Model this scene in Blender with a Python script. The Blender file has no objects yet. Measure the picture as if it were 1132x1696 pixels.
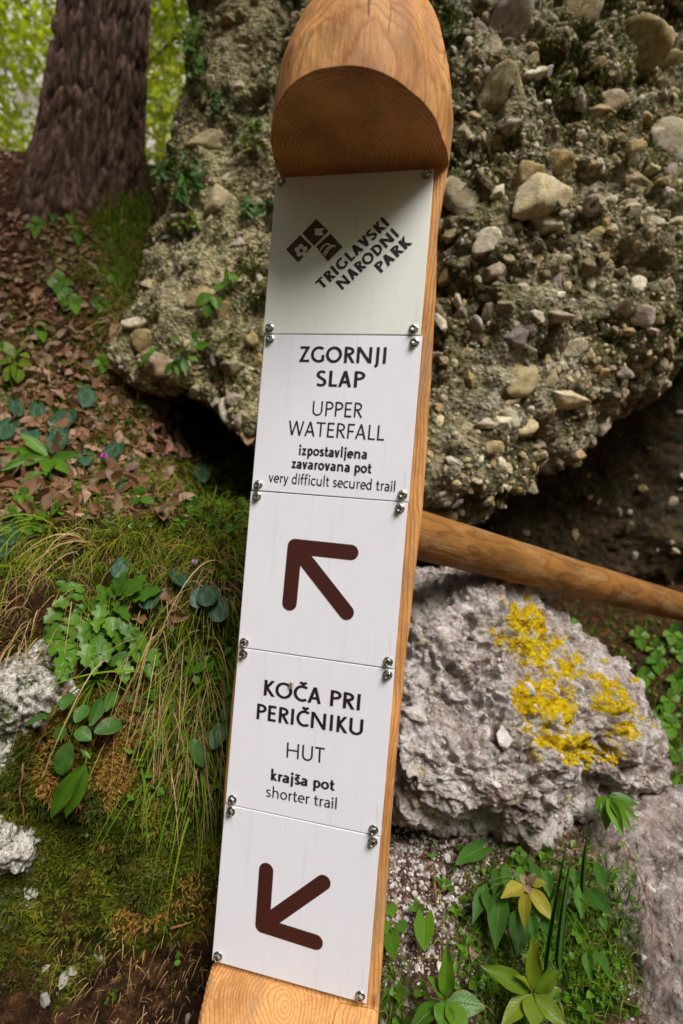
import bpy, bmesh, math, random
import numpy as np
from mathutils import Vector, Matrix
from mathutils.bvhtree import BVHTree

random.seed(7)
rng = np.random.default_rng(7)
SC = bpy.context.scene
COL = SC.collection

# ------------------------------------------------------------------ camera
H = 0.75                       # camera height above the gravel by the post
F = 850.0                      # focal length in photograph pixels (18 mm lens)
ROLL = math.radians(4.75)
CAM = np.array([0.0, 0.0, H])
cam_d = bpy.data.cameras.new('camera')
cam = bpy.data.objects.new('camera', cam_d)
COL.objects.link(cam)
cam.matrix_world = Matrix.Translation((0, 0, H)) @ Matrix.Rotation(math.pi / 2 + 0.0015, 4, 'X') @ Matrix.Rotation(ROLL, 4, 'Z')
cam_d.sensor_fit = 'VERTICAL'
cam_d.sensor_height = 36.0
cam_d.sensor_width = 24.0
cam_d.lens = F / 1696 * 36.0
cam_d.clip_start = 0.02
cam_d.clip_end = 600
cam_d.dof.use_dof = True
cam_d.dof.focus_distance = 0.74
cam_d.dof.aperture_fstop = 2.9
SC.camera = cam

# ------------------------------------------------------------------ daylight
SUN_EL, SUN_AZ = 53.0, 152.0      # degrees; azimuth clockwise from +Y
w = bpy.data.worlds.new('World')
SC.world = w
w.use_nodes = True
nt = w.node_tree
sky = nt.nodes.new('ShaderNodeTexSky')
sky.sky_type = 'NISHITA'
sky.sun_disc = False
sky.sun_elevation = math.radians(SUN_EL)
sky.sun_rotation = math.radians(SUN_AZ)
sky.dust_density = 7.0
sky.ozone_density = 0.3
sky.air_density = 0.5
bg = nt.nodes['Background']
bg.inputs['Strength'].default_value = 0.062
nt.links.new(sky.outputs[0], bg.inputs['Color'])
sl = bpy.data.lights.new('sun', 'SUN')
sl.energy = 5.0
sl.angle = math.radians(30)
sl.color = (1.0, 0.97, 0.945)
sun = bpy.data.objects.new('sun', sl)
COL.objects.link(sun)
_az, _el = math.radians(SUN_AZ), math.radians(SUN_EL)
sdir = Vector((math.sin(_az) * math.cos(_el), math.cos(_az) * math.cos(_el), math.sin(_el)))
sun.rotation_euler = sdir.to_track_quat('Z', 'Y').to_euler()
sun.location = sdir * 20
vs = SC.view_settings
vs.view_transform = 'Standard'
vs.look = 'None'
vs.exposure = -0.06
vs.gamma = 1.0
vs.use_curve_mapping = False

# ------------------------------------------------------------------ helpers
CR, SR = math.cos(ROLL), math.sin(ROLL)

def at(px, py, d):
    """world point at distance d (along +Y) in the direction of photograph pixel px, py"""
    du, dv = px - 566.0, py - 848.0
    u, v = CR * du + SR * dv, -SR * du + CR * dv
    return np.array([u / F * d, d, H - v / F * d])

def proj(P):
    P = np.asarray(P, float)
    y = np.maximum(P[..., 1], 1e-3)
    u = P[..., 0] / y * F
    v = (H - P[..., 2]) / y * F
    return 566 + CR * u - SR * v, 848 + SR * u + CR * v

def nrm(a):
    a = np.asarray(a, float)
    return a / np.maximum(np.linalg.norm(a, axis=-1, keepdims=True), 1e-12)

def lin(r, g, b):
    def c(x):
        x /= 255.0
        return x / 12.92 if x <= 0.04045 else ((x + 0.055) / 1.055) ** 2.4
    return (c(r), c(g), c(b), 1.0)

def hash3(x, y, z, s):
    h = (x.astype(np.int64) * 374761393 + y.astype(np.int64) * 668265263 + z.astype(np.int64) * 2147483647 + s * 974634777) & 0xFFFFFFFF
    h = ((h ^ (h >> 13)) * 1274126177) & 0xFFFFFFFF
    h = ((h ^ (h >> 15)) * 2246822519) & 0xFFFFFFFF
    h = h ^ (h >> 16)
    return (h & 0xFFFFFF) / float(0x1000000)

def vnoise(P, s=0):
    i = np.floor(P).astype(np.int64)
    f = P - i
    f = f * f * f * (f * (f * 6 - 15) + 10)
    r = 0
    for a in (0, 1):
        for b in (0, 1):
            for c in (0, 1):
                wgt = (f[:, 0] if a else 1 - f[:, 0]) * (f[:, 1] if b else 1 - f[:, 1]) * (f[:, 2] if c else 1 - f[:, 2])
                r = r + wgt * hash3(i[:, 0] + a, i[:, 1] + b, i[:, 2] + c, s)
    return r * 2 - 1

def fbm(P, o=4, s=0, g=0.5):
    r, a, t = 0, 1.0, 0
    for k in range(o):
        r = r + a * vnoise(P * (2.03 ** k) + k * 17.3, s + k)
        t += a
        a *= g
    return r / t

def worley(P, s=0):
    i = np.floor(P).astype(np.int64)
    f1 = np.full(len(P), 9.0)
    f2 = np.full(len(P), 9.0)
    for a in (-1, 0, 1):
        for b in (-1, 0, 1):
            for c in (-1, 0, 1):
                jx, jy, jz = i[:, 0] + a, i[:, 1] + b, i[:, 2] + c
                q = np.stack([jx + hash3(jx, jy, jz, s), jy + hash3(jx, jy, jz, s + 1), jz + hash3(jx, jy, jz, s + 2)], 1)
                d = np.linalg.norm(q - P, axis=1)
                m = d < f1
                f2 = np.where(m, f1, np.minimum(f2, d))
                f1 = np.where(m, d, f1)
    return f1, f2

def mk_mesh(name, V, Fc, smooth=True):
    V = np.asarray(V, np.float32)
    Fc = np.asarray(Fc, np.int32)
    me = bpy.data.meshes.new(name)
    m, k = Fc.shape
    me.vertices.add(len(V))
    me.vertices.foreach_set('co', V.ravel())
    me.loops.add(m * k)
    me.loops.foreach_set('vertex_index', Fc.ravel())
    me.polygons.add(m)
    me.polygons.foreach_set('loop_start', np.arange(0, m * k, k, dtype=np.int32))
    me.polygons.foreach_set('use_smooth', np.full(m, smooth, dtype=bool))
    me.update(calc_edges=True)
    me.validate()
    return me

def tint_attr(me, vals, name='tint'):
    a = me.attributes.new(name, 'FLOAT', 'POINT')
    a.data.foreach_set('value', np.asarray(vals, np.float32))

def col_attr(me, vals, name='zone'):
    a = me.attributes.new(name, 'FLOAT_COLOR', 'POINT')
    v = np.ones((len(vals), 4), np.float32)
    v[:, :vals.shape[1]] = vals
    a.data.foreach_set('color', v.ravel())

def uv_attr(me, uv):
    l = me.uv_layers.new(name='UVMap')
    idx = np.empty(len(me.loops), np.int32)
    me.loops.foreach_get('vertex_index', idx)
    l.data.foreach_set('uv', np.asarray(uv, np.float32)[idx].ravel())

def obj(name, me, mat=None, parent=None, loc=None):
    o = bpy.data.objects.new(name, me)
    COL.objects.link(o)
    if mat and not me.materials:
        me.materials.append(mat)
    if parent:
        o.parent = parent
    if loc is not None:
        o.location = loc
    return o

def tag(o, label=None, cat=None, group=None, kind=None):
    for k, v in (('label', label), ('category', cat), ('group', group), ('kind', kind)):
        if v:
            o[k] = v
    return o

def empty(name, loc, rz=0.0):
    o = bpy.data.objects.new(name, None)
    COL.objects.link(o)
    o.empty_display_size = 0.05
    o.location = loc
    o.rotation_euler = (0, 0, rz)
    return o

def grid_faces(nr, nc, wrap=False):
    r = np.arange(nr - 1)[:, None]
    c = np.arange(nc if wrap else nc - 1)[None, :]
    c2 = (c + 1) % nc
    a = r * nc + c
    b = r * nc + c2
    return np.stack([a, b, b + nc, a + nc], -1).reshape(-1, 4)

_ICO = {}
def ico(level):
    if level not in _ICO:
        bm = bmesh.new()
        bmesh.ops.create_icosphere(bm, subdivisions=level, radius=1)
        bm.verts.ensure_lookup_table()
        V = np.array([v.co[:] for v in bm.verts])
        Fc = np.array([[v.index for v in f.verts] for f in bm.faces])
        bm.free()
        _ICO[level] = (V, Fc)
    return _ICO[level]

def vnormals(V, Fc):
    n = np.cross(V[Fc[:, 1]] - V[Fc[:, 0]], V[Fc[:, 2]] - V[Fc[:, 0]])
    N = np.zeros_like(V)
    for k in range(Fc.shape[1]):
        for c in range(3):
            N[:, c] += np.bincount(Fc[:, k], n[:, c], minlength=len(V))
    return nrm(N)

def blob(center, ctrl, level=8, k=0.5, c=0.12, lam=1e-3):
    """closed boulder through control points, star-shaped about its centre, denser towards the viewer"""
    D, Fc = ico(level)
    center = np.asarray(center)
    if k:
        D = nrm(D + k * nrm(CAM - center))
    rel = np.array(ctrl) - center
    rad = np.linalg.norm(rel, axis=1)
    cd = rel / rad[:, None]
    ph = lambda A, B: np.sqrt(((A[:, None, :] - B[None, :, :]) ** 2).sum(-1) + c * c)
    n = len(cd)
    M = np.zeros((n + 1, n + 1))
    M[:n, :n] = ph(cd, cd) - lam * np.eye(n)
    M[:n, n] = 1
    M[n, :n] = 1
    sol = np.linalg.solve(M, np.append(rad, 0))
    r = np.empty(len(D))
    for s in range(0, len(D), 20000):
        r[s:s + 20000] = ph(D[s:s + 20000], cd) @ sol[:n] + sol[n]
    r = np.clip(r, 0.03, rad.max() * 1.05)
    return center + D * r[:, None], Fc

def tube(pts, rad, n=8, cap=True):
    """tapered tube through pts; returns V, quads"""
    pts = np.asarray(pts, float)
    rad = np.broadcast_to(np.asarray(rad, float), (len(pts),))
    T = nrm(np.gradient(pts, axis=0))
    ref = np.array([0, 0, 1.0]) if abs(T[0][2]) < 0.9 else np.array([1.0, 0, 0])
    V = []
    for p, t, r in zip(pts, T, rad):
        a = nrm(np.cross(t, ref))
        b = np.cross(t, a)
        ang = np.linspace(0, 2 * math.pi, n, endpoint=False)
        V.append(p + r * (np.cos(ang)[:, None] * a + np.sin(ang)[:, None] * b))
    if cap:
        V = [np.repeat(pts[:1], n, 0)] + V + [np.repeat(pts[-1:], n, 0)]
    return np.concatenate(V), grid_faces(len(V), n, True)

class Join:
    def __init__(s):
        s.V, s.F, s.T, s.n = [], [], [], 0
    def add(s, V, Fc, t=0.0):
        s.V.append(V)
        s.F.append(np.asarray(Fc) + s.n)
        s.T.append(np.full(len(V), t))
        s.n += len(V)
    def mesh(s, name, smooth=True):
        me = mk_mesh(name, np.concatenate(s.V), np.concatenate(s.F), smooth)
        tint_attr(me, np.concatenate(s.T))
        return me

# ------------------------------------------------------------------ material tools
class NT:
    def __init__(s, name):
        s.m = bpy.data.materials.new(name)
        s.m.use_nodes = True
        s.t = s.m.node_tree
        s.b = s.t.nodes['Principled BSDF']
        s.out = s.t.nodes['Material Output']
    def n(s, typ, **kw):
        nd = s.t.nodes.new('ShaderNode' + typ)
        for k, v in kw.items():
            if k.startswith('_'):
                setattr(nd, k[1:], v)
        for k, v in kw.items():
            if not k.startswith('_'):
                key = int(k[1:]) if k[0] == 'i' and k[1:].isdigit() else k.replace('__', ' ')
                s.set(nd.inputs[key], v)
        return nd
    def set(s, inp, v):
        if hasattr(v, 'links') or isinstance(v, bpy.types.NodeSocket):
            s.t.links.new(v, inp)
        else:
            inp.default_value = v
    def coord(s, kind='Object', scale=None):
        c = s.n('TexCoord').outputs[kind]
        if scale is not None:
            mp = s.n('Mapping', Vector=c)
            mp.inputs['Scale'].default_value = scale if hasattr(scale, '__len__') else (scale,) * 3
            c = mp.outputs[0]
        return c
    def noise(s, co, scale, detail=4, rough=0.55, dist=0.0):
        return s.n('TexNoise', Vector=co, Scale=scale, Detail=detail, Roughness=rough, Distortion=dist).outputs['Fac']
    def voro(s, co, scale, feature='F1', rnd=1.0, out='Distance'):
        return s.n('TexVoronoi', _feature=feature, Vector=co, Scale=scale, Randomness=rnd).outputs[out]
    def ramp(s, fac, stops, interp='LINEAR'):
        r = s.n('ValToRGB', Fac=fac)
        e = r.color_ramp
        e.interpolation = interp
        while len(e.elements) < len(stops):
            e.elements.new(0.5)
        for q, (p, c) in zip(e.elements, stops):
            q.position = p
            q.color = c if hasattr(c, '__len__') else (c, c, c, 1)
        return r.outputs[0]
    def mix(s, f, a, b, mode='MIX'):
        m = s.n('Mix', _data_type='RGBA', _blend_type=mode)
        s.set(m.inputs[0], f)
        s.set(m.inputs[6], a)
        s.set(m.inputs[7], b)
        return m.outputs[2]
    def math(s, op, a, b=0.0, clamp=False):
        m = s.n('Math', _operation=op, _use_clamp=clamp, i0=a, i1=b)
        return m.outputs[0]
    def attr(s, name, out='Fac'):
        return s.n('Attribute', _attribute_name=name).outputs[out]
    def rand(s):
        return s.n('ObjectInfo').outputs['Random']
    def bump(s, h, strength=0.5, dist=0.01, prev=None):
        b = s.n('Bump', Height=h, Strength=strength, Distance=dist)
        if prev is not None:
            s.set(b.inputs['Normal'], prev)
        return b.outputs[0]
    def fin(s, col, rough=0.8, normal=None, spec=0.3, **kw):
        s.set(s.b.inputs['Base Color'], col)
        s.set(s.b.inputs['Roughness'], rough)
        s.b.inputs['Specular IOR Level'].default_value = spec
        if normal is not None:
            s.set(s.b.inputs['Normal'], normal)
        for k, v in kw.items():
            s.set(s.b.inputs[k.replace('__', ' ')], v)
        return s.m

def G(v):
    return (v, v, v, 1)
# ------------------------------------------------------------------ materials
def m_wood(name, light, mid, dark, ring=260.0, pith=(0.0, 0.0), stain=0.5):
    t = NT(name)
    co = t.coord('Object')
    # slow wander of the pith, then growth rings about the long axis
    wob = t.n('TexNoise', Vector=t.coord('Object', (6, 6, 1.6)), Scale=1.6, Detail=3.0)
    off = t.n('VectorMath', _operation='MULTIPLY_ADD', i0=wob.outputs['Color'], i1=(0.05, 0.05, 0.0), i2=co)
    sep = t.n('SeparateXYZ', Vector=off.outputs[0])
    x = t.math('SUBTRACT', sep.outputs[0], pith[0] + 0.025)
    y = t.math('SUBTRACT', sep.outputs[1], pith[1] + 0.025)
    r = t.math('SQRT', t.math('ADD', t.math('MULTIPLY', x, x), t.math('MULTIPLY', y, y)))
    rr = t.math('MULTIPLY', r, ring)
    rr = t.math('ADD', rr, t.math('MULTIPLY', t.noise(co, 14, 2), 1.2))
    saw = t.math('FRACT', rr)
    band = t.ramp(saw, [(0.0, G(0.15)), (0.55, G(0.35)), (0.86, G(1.0)), (1.0, G(0.2))])
    fine = t.noise(t.coord('Object', (420, 420, 9)), 1.0, 3, 0.6)
    blot = t.noise(t.coord('Object', (9, 9, 3.5)), 1.5, 5, 0.6)
    c = t.mix(t.math('MULTIPLY', band, 0.82), light, mid)
    c = t.mix(t.ramp(fine, [(0.35, G(0.0)), (0.75, G(0.55))]), c, mid)
    c = t.mix(t.ramp(blot, [(0.42, G(0.0)), (0.78, G(stain))]), c, dark)
    grey = t.noise(t.coord('Object', (16, 16, 5)), 1.3, 5, 0.65)
    c = t.mix(t.ramp(grey, [(0.52, G(0.0)), (0.70, G(0.65))]), c, lin(150, 124, 94))
    kn = t.voro(t.coord('Object', (7.5, 7.5, 5.0)), 1.0)
    c = t.mix(t.ramp(kn, [(0.05, G(0.85)), (0.11, G(0.35)), (0.2, G(0.0))]), c, lin(84, 44, 18))
    # drying checks: thin dark splits along the grain
    chk = t.voro(t.coord('Object', (26, 26, 1.6)), 1.0, 'DISTANCE_TO_EDGE')
    chk = t.ramp(chk, [(0.0, G(1.0)), (0.016, G(0.0))])
    msk = t.ramp(t.noise(co, 9, 2), [(0.55, G(0.0)), (0.62, G(1.0))])
    cm = t.math('MULTIPLY', chk, msk)
    c = t.mix(t.math('MULTIPLY', cm, 0.75), c, (0.03, 0.015, 0.008, 1))
    h = t.math('ADD', t.math('MULTIPLY', band, 0.35), t.math('MULTIPLY', fine, 0.8))
    h = t.math('SUBTRACT', h, cm)
    n = t.bump(h, 0.55, 0.0022)
    n = t.bump(t.noise(t.coord('Object', (60, 60, 24)), 1.0, 4, 0.6), 0.5, 0.006, n)
    return t.fin(c, t.ramp(fine, [(0.3, G(0.58)), (0.8, G(0.82))]), n, 0.22)

M = {}
M['post_wood'] = m_wood('post_wood', lin(224, 172, 110), lin(172, 108, 50), lin(104, 58, 26), 215, (0.0, -0.012), 0.8)
M['rail_wood'] = m_wood('rail_wood', lin(152, 106, 50), lin(108, 70, 28), lin(60, 38, 16), 170, (0.004, 0.003), 0.8)

def m_plate(name, base):
    t = NT(name)
    co = t.coord('Object')
    d = t.noise(t.coord('Object', (40, 40, 12)), 1.0, 6, 0.65)
    c = t.mix(t.ramp(d, [(0.5, G(0.0)), (0.85, G(0.12))]), base, (0.5, 0.47, 0.44, 1))
    sc = t.voro(t.coord('Object', (30, 30, 22)), 1.0)
    sc = t.ramp(sc, [(0.0, G(1.0)), (0.045, G(0.0))])
    c = t.mix(t.math('MULTIPLY', sc, t.ramp(t.noise(co, 12, 2), [(0.52, G(0.0)), (0.58, G(0.7))])), c, (0.16, 0.10, 0.07, 1))
    sm = t.noise(t.coord('Object', (70, 70, 14)), 1.0, 3, 0.7, 1.2)
    c = t.mix(t.ramp(sm, [(0.70, G(0.0)), (0.80, G(0.16))]), c, (0.30, 0.2, 0.16, 1))
    run = t.noise(t.coord('Object', (150, 150, 5)), 1.0, 4, 0.6)
    c = t.mix(t.ramp(run, [(0.58, G(0.0)), (0.8, G(0.20))]), c, (0.40, 0.36, 0.31, 1))
    n = t.bump(t.noise(co, 7, 2), 0.12, 0.01)
    return t.fin(c, t.ramp(d, [(0.3, G(0.30)), (0.8, G(0.5))]), n, 0.5)
M['plate_white'] = m_plate('plate_white', (0.79, 0.79, 0.855, 1))
M['plate_shaded'] = m_plate('plate_shaded', (0.74, 0.76, 0.71, 1))  # greyer, shaded light on the top plate is put into its base colour
t = NT('print_brown'); M['print_brown'] = t.fin(t.mix(t.ramp(t.noise(t.coord('Object'), 300, 2), [(0.62, G(0)), (0.75, G(0.25))]), (0.055, 0.014, 0.010, 1), (0.13, 0.06, 0.05, 1)), 0.45, None, 0.4)
t = NT('print_dark'); M['print_dark'] = t.fin(t.mix(t.noise(t.coord('Object'), 200, 2), (0.016, 0.008, 0.010, 1), (0.026, 0.014, 0.016, 1)), 0.45, None, 0.4)
t = NT('print_white'); M['print_white'] = t.fin(t.mix(t.noise(t.coord('Object'), 200, 2), (0.66, 0.66, 0.62, 1), (0.7, 0.7, 0.68, 1)), 0.4, None, 0.4)
t = NT('zinc_steel')
M['steel'] = t.fin(t.mix(t.noise(t.coord('Object'), 250, 3), (0.62, 0.63, 0.58, 1), (0.40, 0.43, 0.36, 1)), t.ramp(t.noise(t.coord('Object'), 400, 2), [(0.3, G(0.16)), (0.8, G(0.36))]), None, 0.5, Metallic=1.0)
t = NT('insect_body'); M['insect'] = t.fin(t.mix(t.noise(t.coord('Object'), 900, 2), (0.03, 0.02, 0.012, 1), (0.14, 0.08, 0.03, 1)), 0.4)
t = NT('insect_wing'); M['wing'] = t.fin(t.mix(t.noise(t.coord('Object'), 900, 2), (0.35, 0.32, 0.26, 1), (0.5, 0.47, 0.4, 1)), 0.2, None, 0.5, Alpha=0.55)

# matrix of the big conglomerate: earthy olive cement, darkened for crevice shade, with moss and pale lime crust
t = NT('conglomerate_matrix')
co = t.coord('Object')
a = t.noise(co, 9, 8, 0.62)
c = t.ramp(a, [(0.30, lin(22, 20, 9)), (0.45, lin(72, 66, 40)), (0.58, lin(134, 124, 90)), (0.74, lin(200, 191, 160))])
crust = t.math('MULTIPLY', t.ramp(t.noise(co, 3.2, 6, 0.65), [(0.46, G(0)), (0.60, G(0.8))]), t.ramp(t.noise(co, 60, 4, 0.7), [(0.40, G(0.1)), (0.56, G(1))]))
c = t.mix(crust, c, lin(206, 198, 172))
pale = t.attr('lichen')
c = t.mix(t.math('MULTIPLY', pale, t.ramp(t.noise(co, 20, 8, 0.75), [(0.40, G(0)), (0.54, G(1))])), c, t.ramp(t.noise(co, 75, 4, 0.7), [(0.35, lin(124, 112, 62)), (0.6, lin(222, 210, 166))]))
moss = t.ramp(t.noise(co, 4.6, 8, 0.7), [(0.46, G(0)), (0.57, G(0.95))])
moss = t.math('MULTIPLY', moss, t.ramp(t.noise(co, 48, 4, 0.7), [(0.40, G(0.0)), (0.58, G(1))]))
c = t.mix(moss, c, t.ramp(t.noise(co, 90, 3), [(0.3, lin(28, 32, 8)), (0.75, lin(92, 96, 24))]))
pit = t.voro(co, 95, 'F1')
n = t.bump(t.noise(co, 26, 8, 0.72), 1.0, 0.028)
n = t.bump(pit, 1.0, 0.014, n)
n = t.bump(t.noise(co, 240, 3, 0.7), 0.6, 0.004, n)
M['matrix'] = t.fin(c, 0.92, n, 0.15)

def m_stone(name, cols, lichen=0.5):
    t = NT(name)
    co = t.coord('Object')
    k = t.math('FRACT', t.math('ADD', t.attr('tint'), t.rand()))
    base = t.ramp(k, [(i / (len(cols) - 1), c) for i, c in enumerate(cols)])
    wco = t.n('NewGeometry').outputs['Position']
    a = t.noise(wco, 60, 7, 0.65)
    c = t.mix(t.ramp(a, [(0.25, G(0.75)), (0.62, G(0.0))]), base, lin(84, 74, 54))
    c = t.mix(t.math('MULTIPLY', t.ramp(t.noise(wco, 26, 6, 0.7), [(0.52, G(0)), (0.66, G(1))]), lichen), c, lin(205, 198, 184))
    c = t.mix(t.ramp(t.noise(wco, 15, 6, 0.7), [(0.58, G(0)), (0.70, G(0.7))]), c, lin(96, 92, 40))
    n = t.bump(t.noise(wco, 130, 6, 0.7), 0.55, 0.008)
    n = t.bump(t.voro(wco, 300), 0.3, 0.003, n)
    return t.fin(c, 0.85, n, 0.2)
M['clast'] = m_stone('clast', [lin(168, 152, 110), lin(204, 188, 148), lin(160, 144, 134), lin(184, 160, 108), lin(128, 114, 82), lin(222, 212, 186), lin(150, 138, 136), lin(188, 156, 104)], 0.5)
M['white_stone'] = m_stone('white_stone', [lin(206, 198, 196), lin(188, 176, 172), lin(222, 216, 214), lin(170, 156, 150)], 0.5)

def m_boulder(name, cA, cB, cC, lichen):
    t = NT(name)
    co = t.coord('Object')
    a = t.noise(co, 7, 9, 0.66)
    b = t.noise(co, 42, 6, 0.7)
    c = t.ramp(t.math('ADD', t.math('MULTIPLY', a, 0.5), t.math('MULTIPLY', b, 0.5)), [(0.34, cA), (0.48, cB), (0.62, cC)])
    cell = t.voro(co, 55, 'F1', 1.0, 'Color')
    cell = t.n('HueSaturation', Color=cell, Saturation=0.08).outputs[0]
    c = t.mix(0.35, c, t.mix(1.0, c, cell, 'OVERLAY'))
    dirt = t.ramp(t.noise(co, 16, 8, 0.72), [(0.30, G(0.85)), (0.46, G(0))])
    c = t.mix(dirt, c, lin(62, 54, 46))
    wh = t.math('MULTIPLY', t.ramp(t.noise(co, 11, 5, 0.6), [(0.55, G(0)), (0.62, G(1))]), t.ramp(b, [(0.42, G(0)), (0.52, G(0.85))]))
    if name != 'rear_rock':
        c = t.mix(wh, c, lin(226, 220, 220))
    if lichen:
        z = t.attr('lichen')
        ln = t.math('SUBTRACT', t.noise(co, 19, 8, 0.72), t.math('MULTIPLY', t.math('SUBTRACT', 1.0, z), 0.22))
        y = t.ramp(ln, [(0.41, G(0)), (0.44, G(1))])
        y = t.math('MULTIPLY', y, t.ramp(t.noise(co, 110, 3, 0.6), [(0.30, G(0)), (0.40, G(1))]))
        c = t.mix(t.ramp(ln, [(0.375, G(0)), (0.405, G(0.7)), (0.42, G(0))]), c, lin(214, 208, 190))
        c = t.mix(y, c, t.ramp(t.noise(co, 70, 3), [(0.3, lin(206, 160, 4)), (0.7, lin(242, 216, 22))]))
    n = t.bump(t.noise(co, 30, 9, 0.78), 1.0, 0.04)
    n = t.bump(t.voro(co, 130), 0.9, 0.009, n)
    if lichen:
        n = t.bump(y, 0.6, 0.004, n)
    n = t.bump(t.noise(co, 300, 4, 0.7), 0.5, 0.003, n)
    return t.fin(c, 0.9, n, 0.15)
M['boulder'] = m_boulder('boulder_rock', lin(92, 80, 68), lin(184, 168, 158), lin(236, 226, 220), True)
M['low_rock'] = m_boulder('low_rock', lin(112, 98, 92), lin(168, 152, 144), lin(204, 190, 184), False)
t = NT('crust_rock')
co = t.coord('Object')
f = t.noise(co, 85, 6, 0.75)
c = t.ramp(f, [(0.30, lin(58, 52, 32)), (0.41, lin(160, 152, 132)), (0.52, lin(236, 232, 222))])
c = t.mix(t.math('MULTIPLY', t.ramp(t.noise(co, 20, 6, 0.7), [(0.5, G(0)), (0.58, G(1))]), t.ramp(t.noise(co, 120, 3), [(0.4, G(0.2)), (0.6, G(1))])), c, lin(74, 78, 20))
n = t.bump(f, 1.0, 0.02)
n = t.bump(t.voro(co, 190), 0.8, 0.006, n)
M['crust_rock'] = t.fin(c, 0.95, n, 0.1)
M['rear_rock'] = m_boulder('rear_rock', lin(38, 32, 20), lin(68, 58, 40), lin(104, 90, 66), False)  # albedo lowered to put the recess shade into the rock

# terrain: red = moss, green = leaf litter and earth, blue = gravel
t = NT('hillside_ground')
co = t.coord('Object')
sep = t.n('SeparateColor', Color=t.attr('zone', 'Color'))
big = t.noise(co, 8, 7, 0.65)
earth = t.ramp(t.noise(co, 34, 7, 0.72), [(0.28, lin(22, 15, 9)), (0.5, lin(60, 40, 25)), (0.7, lin(112, 78, 52))])
mossc = t.ramp(t.noise(co, 120, 5, 0.7), [(0.28, lin(20, 21, 5)), (0.5, lin(58, 62, 10)), (0.72, lin(112, 118, 24))])
rust = t.ramp(t.noise(co, 60, 4, 0.7), [(0.3, lin(60, 34, 14)), (0.7, lin(150, 96, 46))])
mossc = t.mix(t.ramp(t.noise(co, 11, 6, 0.7), [(0.54, G(0)), (0.64, G(0.8))]), mossc, rust)
pale = t.math('MULTIPLY', t.ramp(t.noise(co, 6.5, 6, 0.7), [(0.60, G(0)), (0.66, G(1))]), t.ramp(t.noise(co, 70, 5, 0.7), [(0.44, G(0)), (0.52, G(1))]))
mossc = t.mix(pale, mossc, lin(196, 190, 184))
grav = t.ramp(t.voro(co, 150, 'F1', 1.0, 'Color'), [(0.2, lin(76, 56, 44)), (0.6, lin(138, 112, 96)), (0.95, lin(220, 208, 198))])
grav = t.mix(t.ramp(t.noise(co, 18, 6, 0.7), [(0.42, G(0.9)), (0.60, G(0))]), grav, lin(74, 52, 38))
jit = t.math('SUBTRACT', big, 0.5)
c = t.mix(t.ramp(t.math('ADD', sep.outputs[0], t.math('MULTIPLY', jit, 1.6)), [(0.4, G(0)), (0.56, G(1))]), earth, mossc)
c = t.mix(t.ramp(t.math('ADD', sep.outputs[2], jit), [(0.4, G(0)), (0.6, G(1))]), c, grav)
n = t.bump(t.noise(co, 45, 8, 0.75), 0.9, 0.02)
n = t.bump(t.voro(co, 170), 0.7, 0.007, n)
n = t.bump(t.noise(co, 330, 3, 0.7), 0.6, 0.004, n)
M['ground'] = t.fin(c, 0.95, n, 0.1)

t = NT('bark')
co = t.coord('Object')
v = t.noise(t.coord('Object', (1, 1, 0.4)), 34, 7, 0.72, 0.6)
c = t.ramp(v, [(0.32, lin(36, 26, 22)), (0.5, lin(96, 74, 64)), (0.68, lin(150, 124, 110))])
c = t.mix(t.ramp(t.noise(co, 7, 5), [(0.55, G(0)), (0.75, G(0.5))]), c, lin(84, 84, 56))
c = t.mix(t.ramp(t.attr('lichen'), [(0.0, G(0.85)), (0.45, G(0.0))]), c, lin(34, 25, 20))
n = t.bump(v, 0.7, 0.016)
n = t.bump(t.noise(co, 120, 5, 0.7), 0.6, 0.006, n)
M['bark'] = t.fin(c, 0.95, n, 0.1)
t = NT('twig_bark')
M['twig'] = t.fin(t.ramp(t.noise(t.coord('Object', (1, 1, 1)), 60, 4), [(0.3, lin(88, 54, 34)), (0.7, lin(156, 108, 76))]), 0.8, t.bump(t.noise(t.coord('Object'), 300, 3), 0.5, 0.002))

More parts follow.
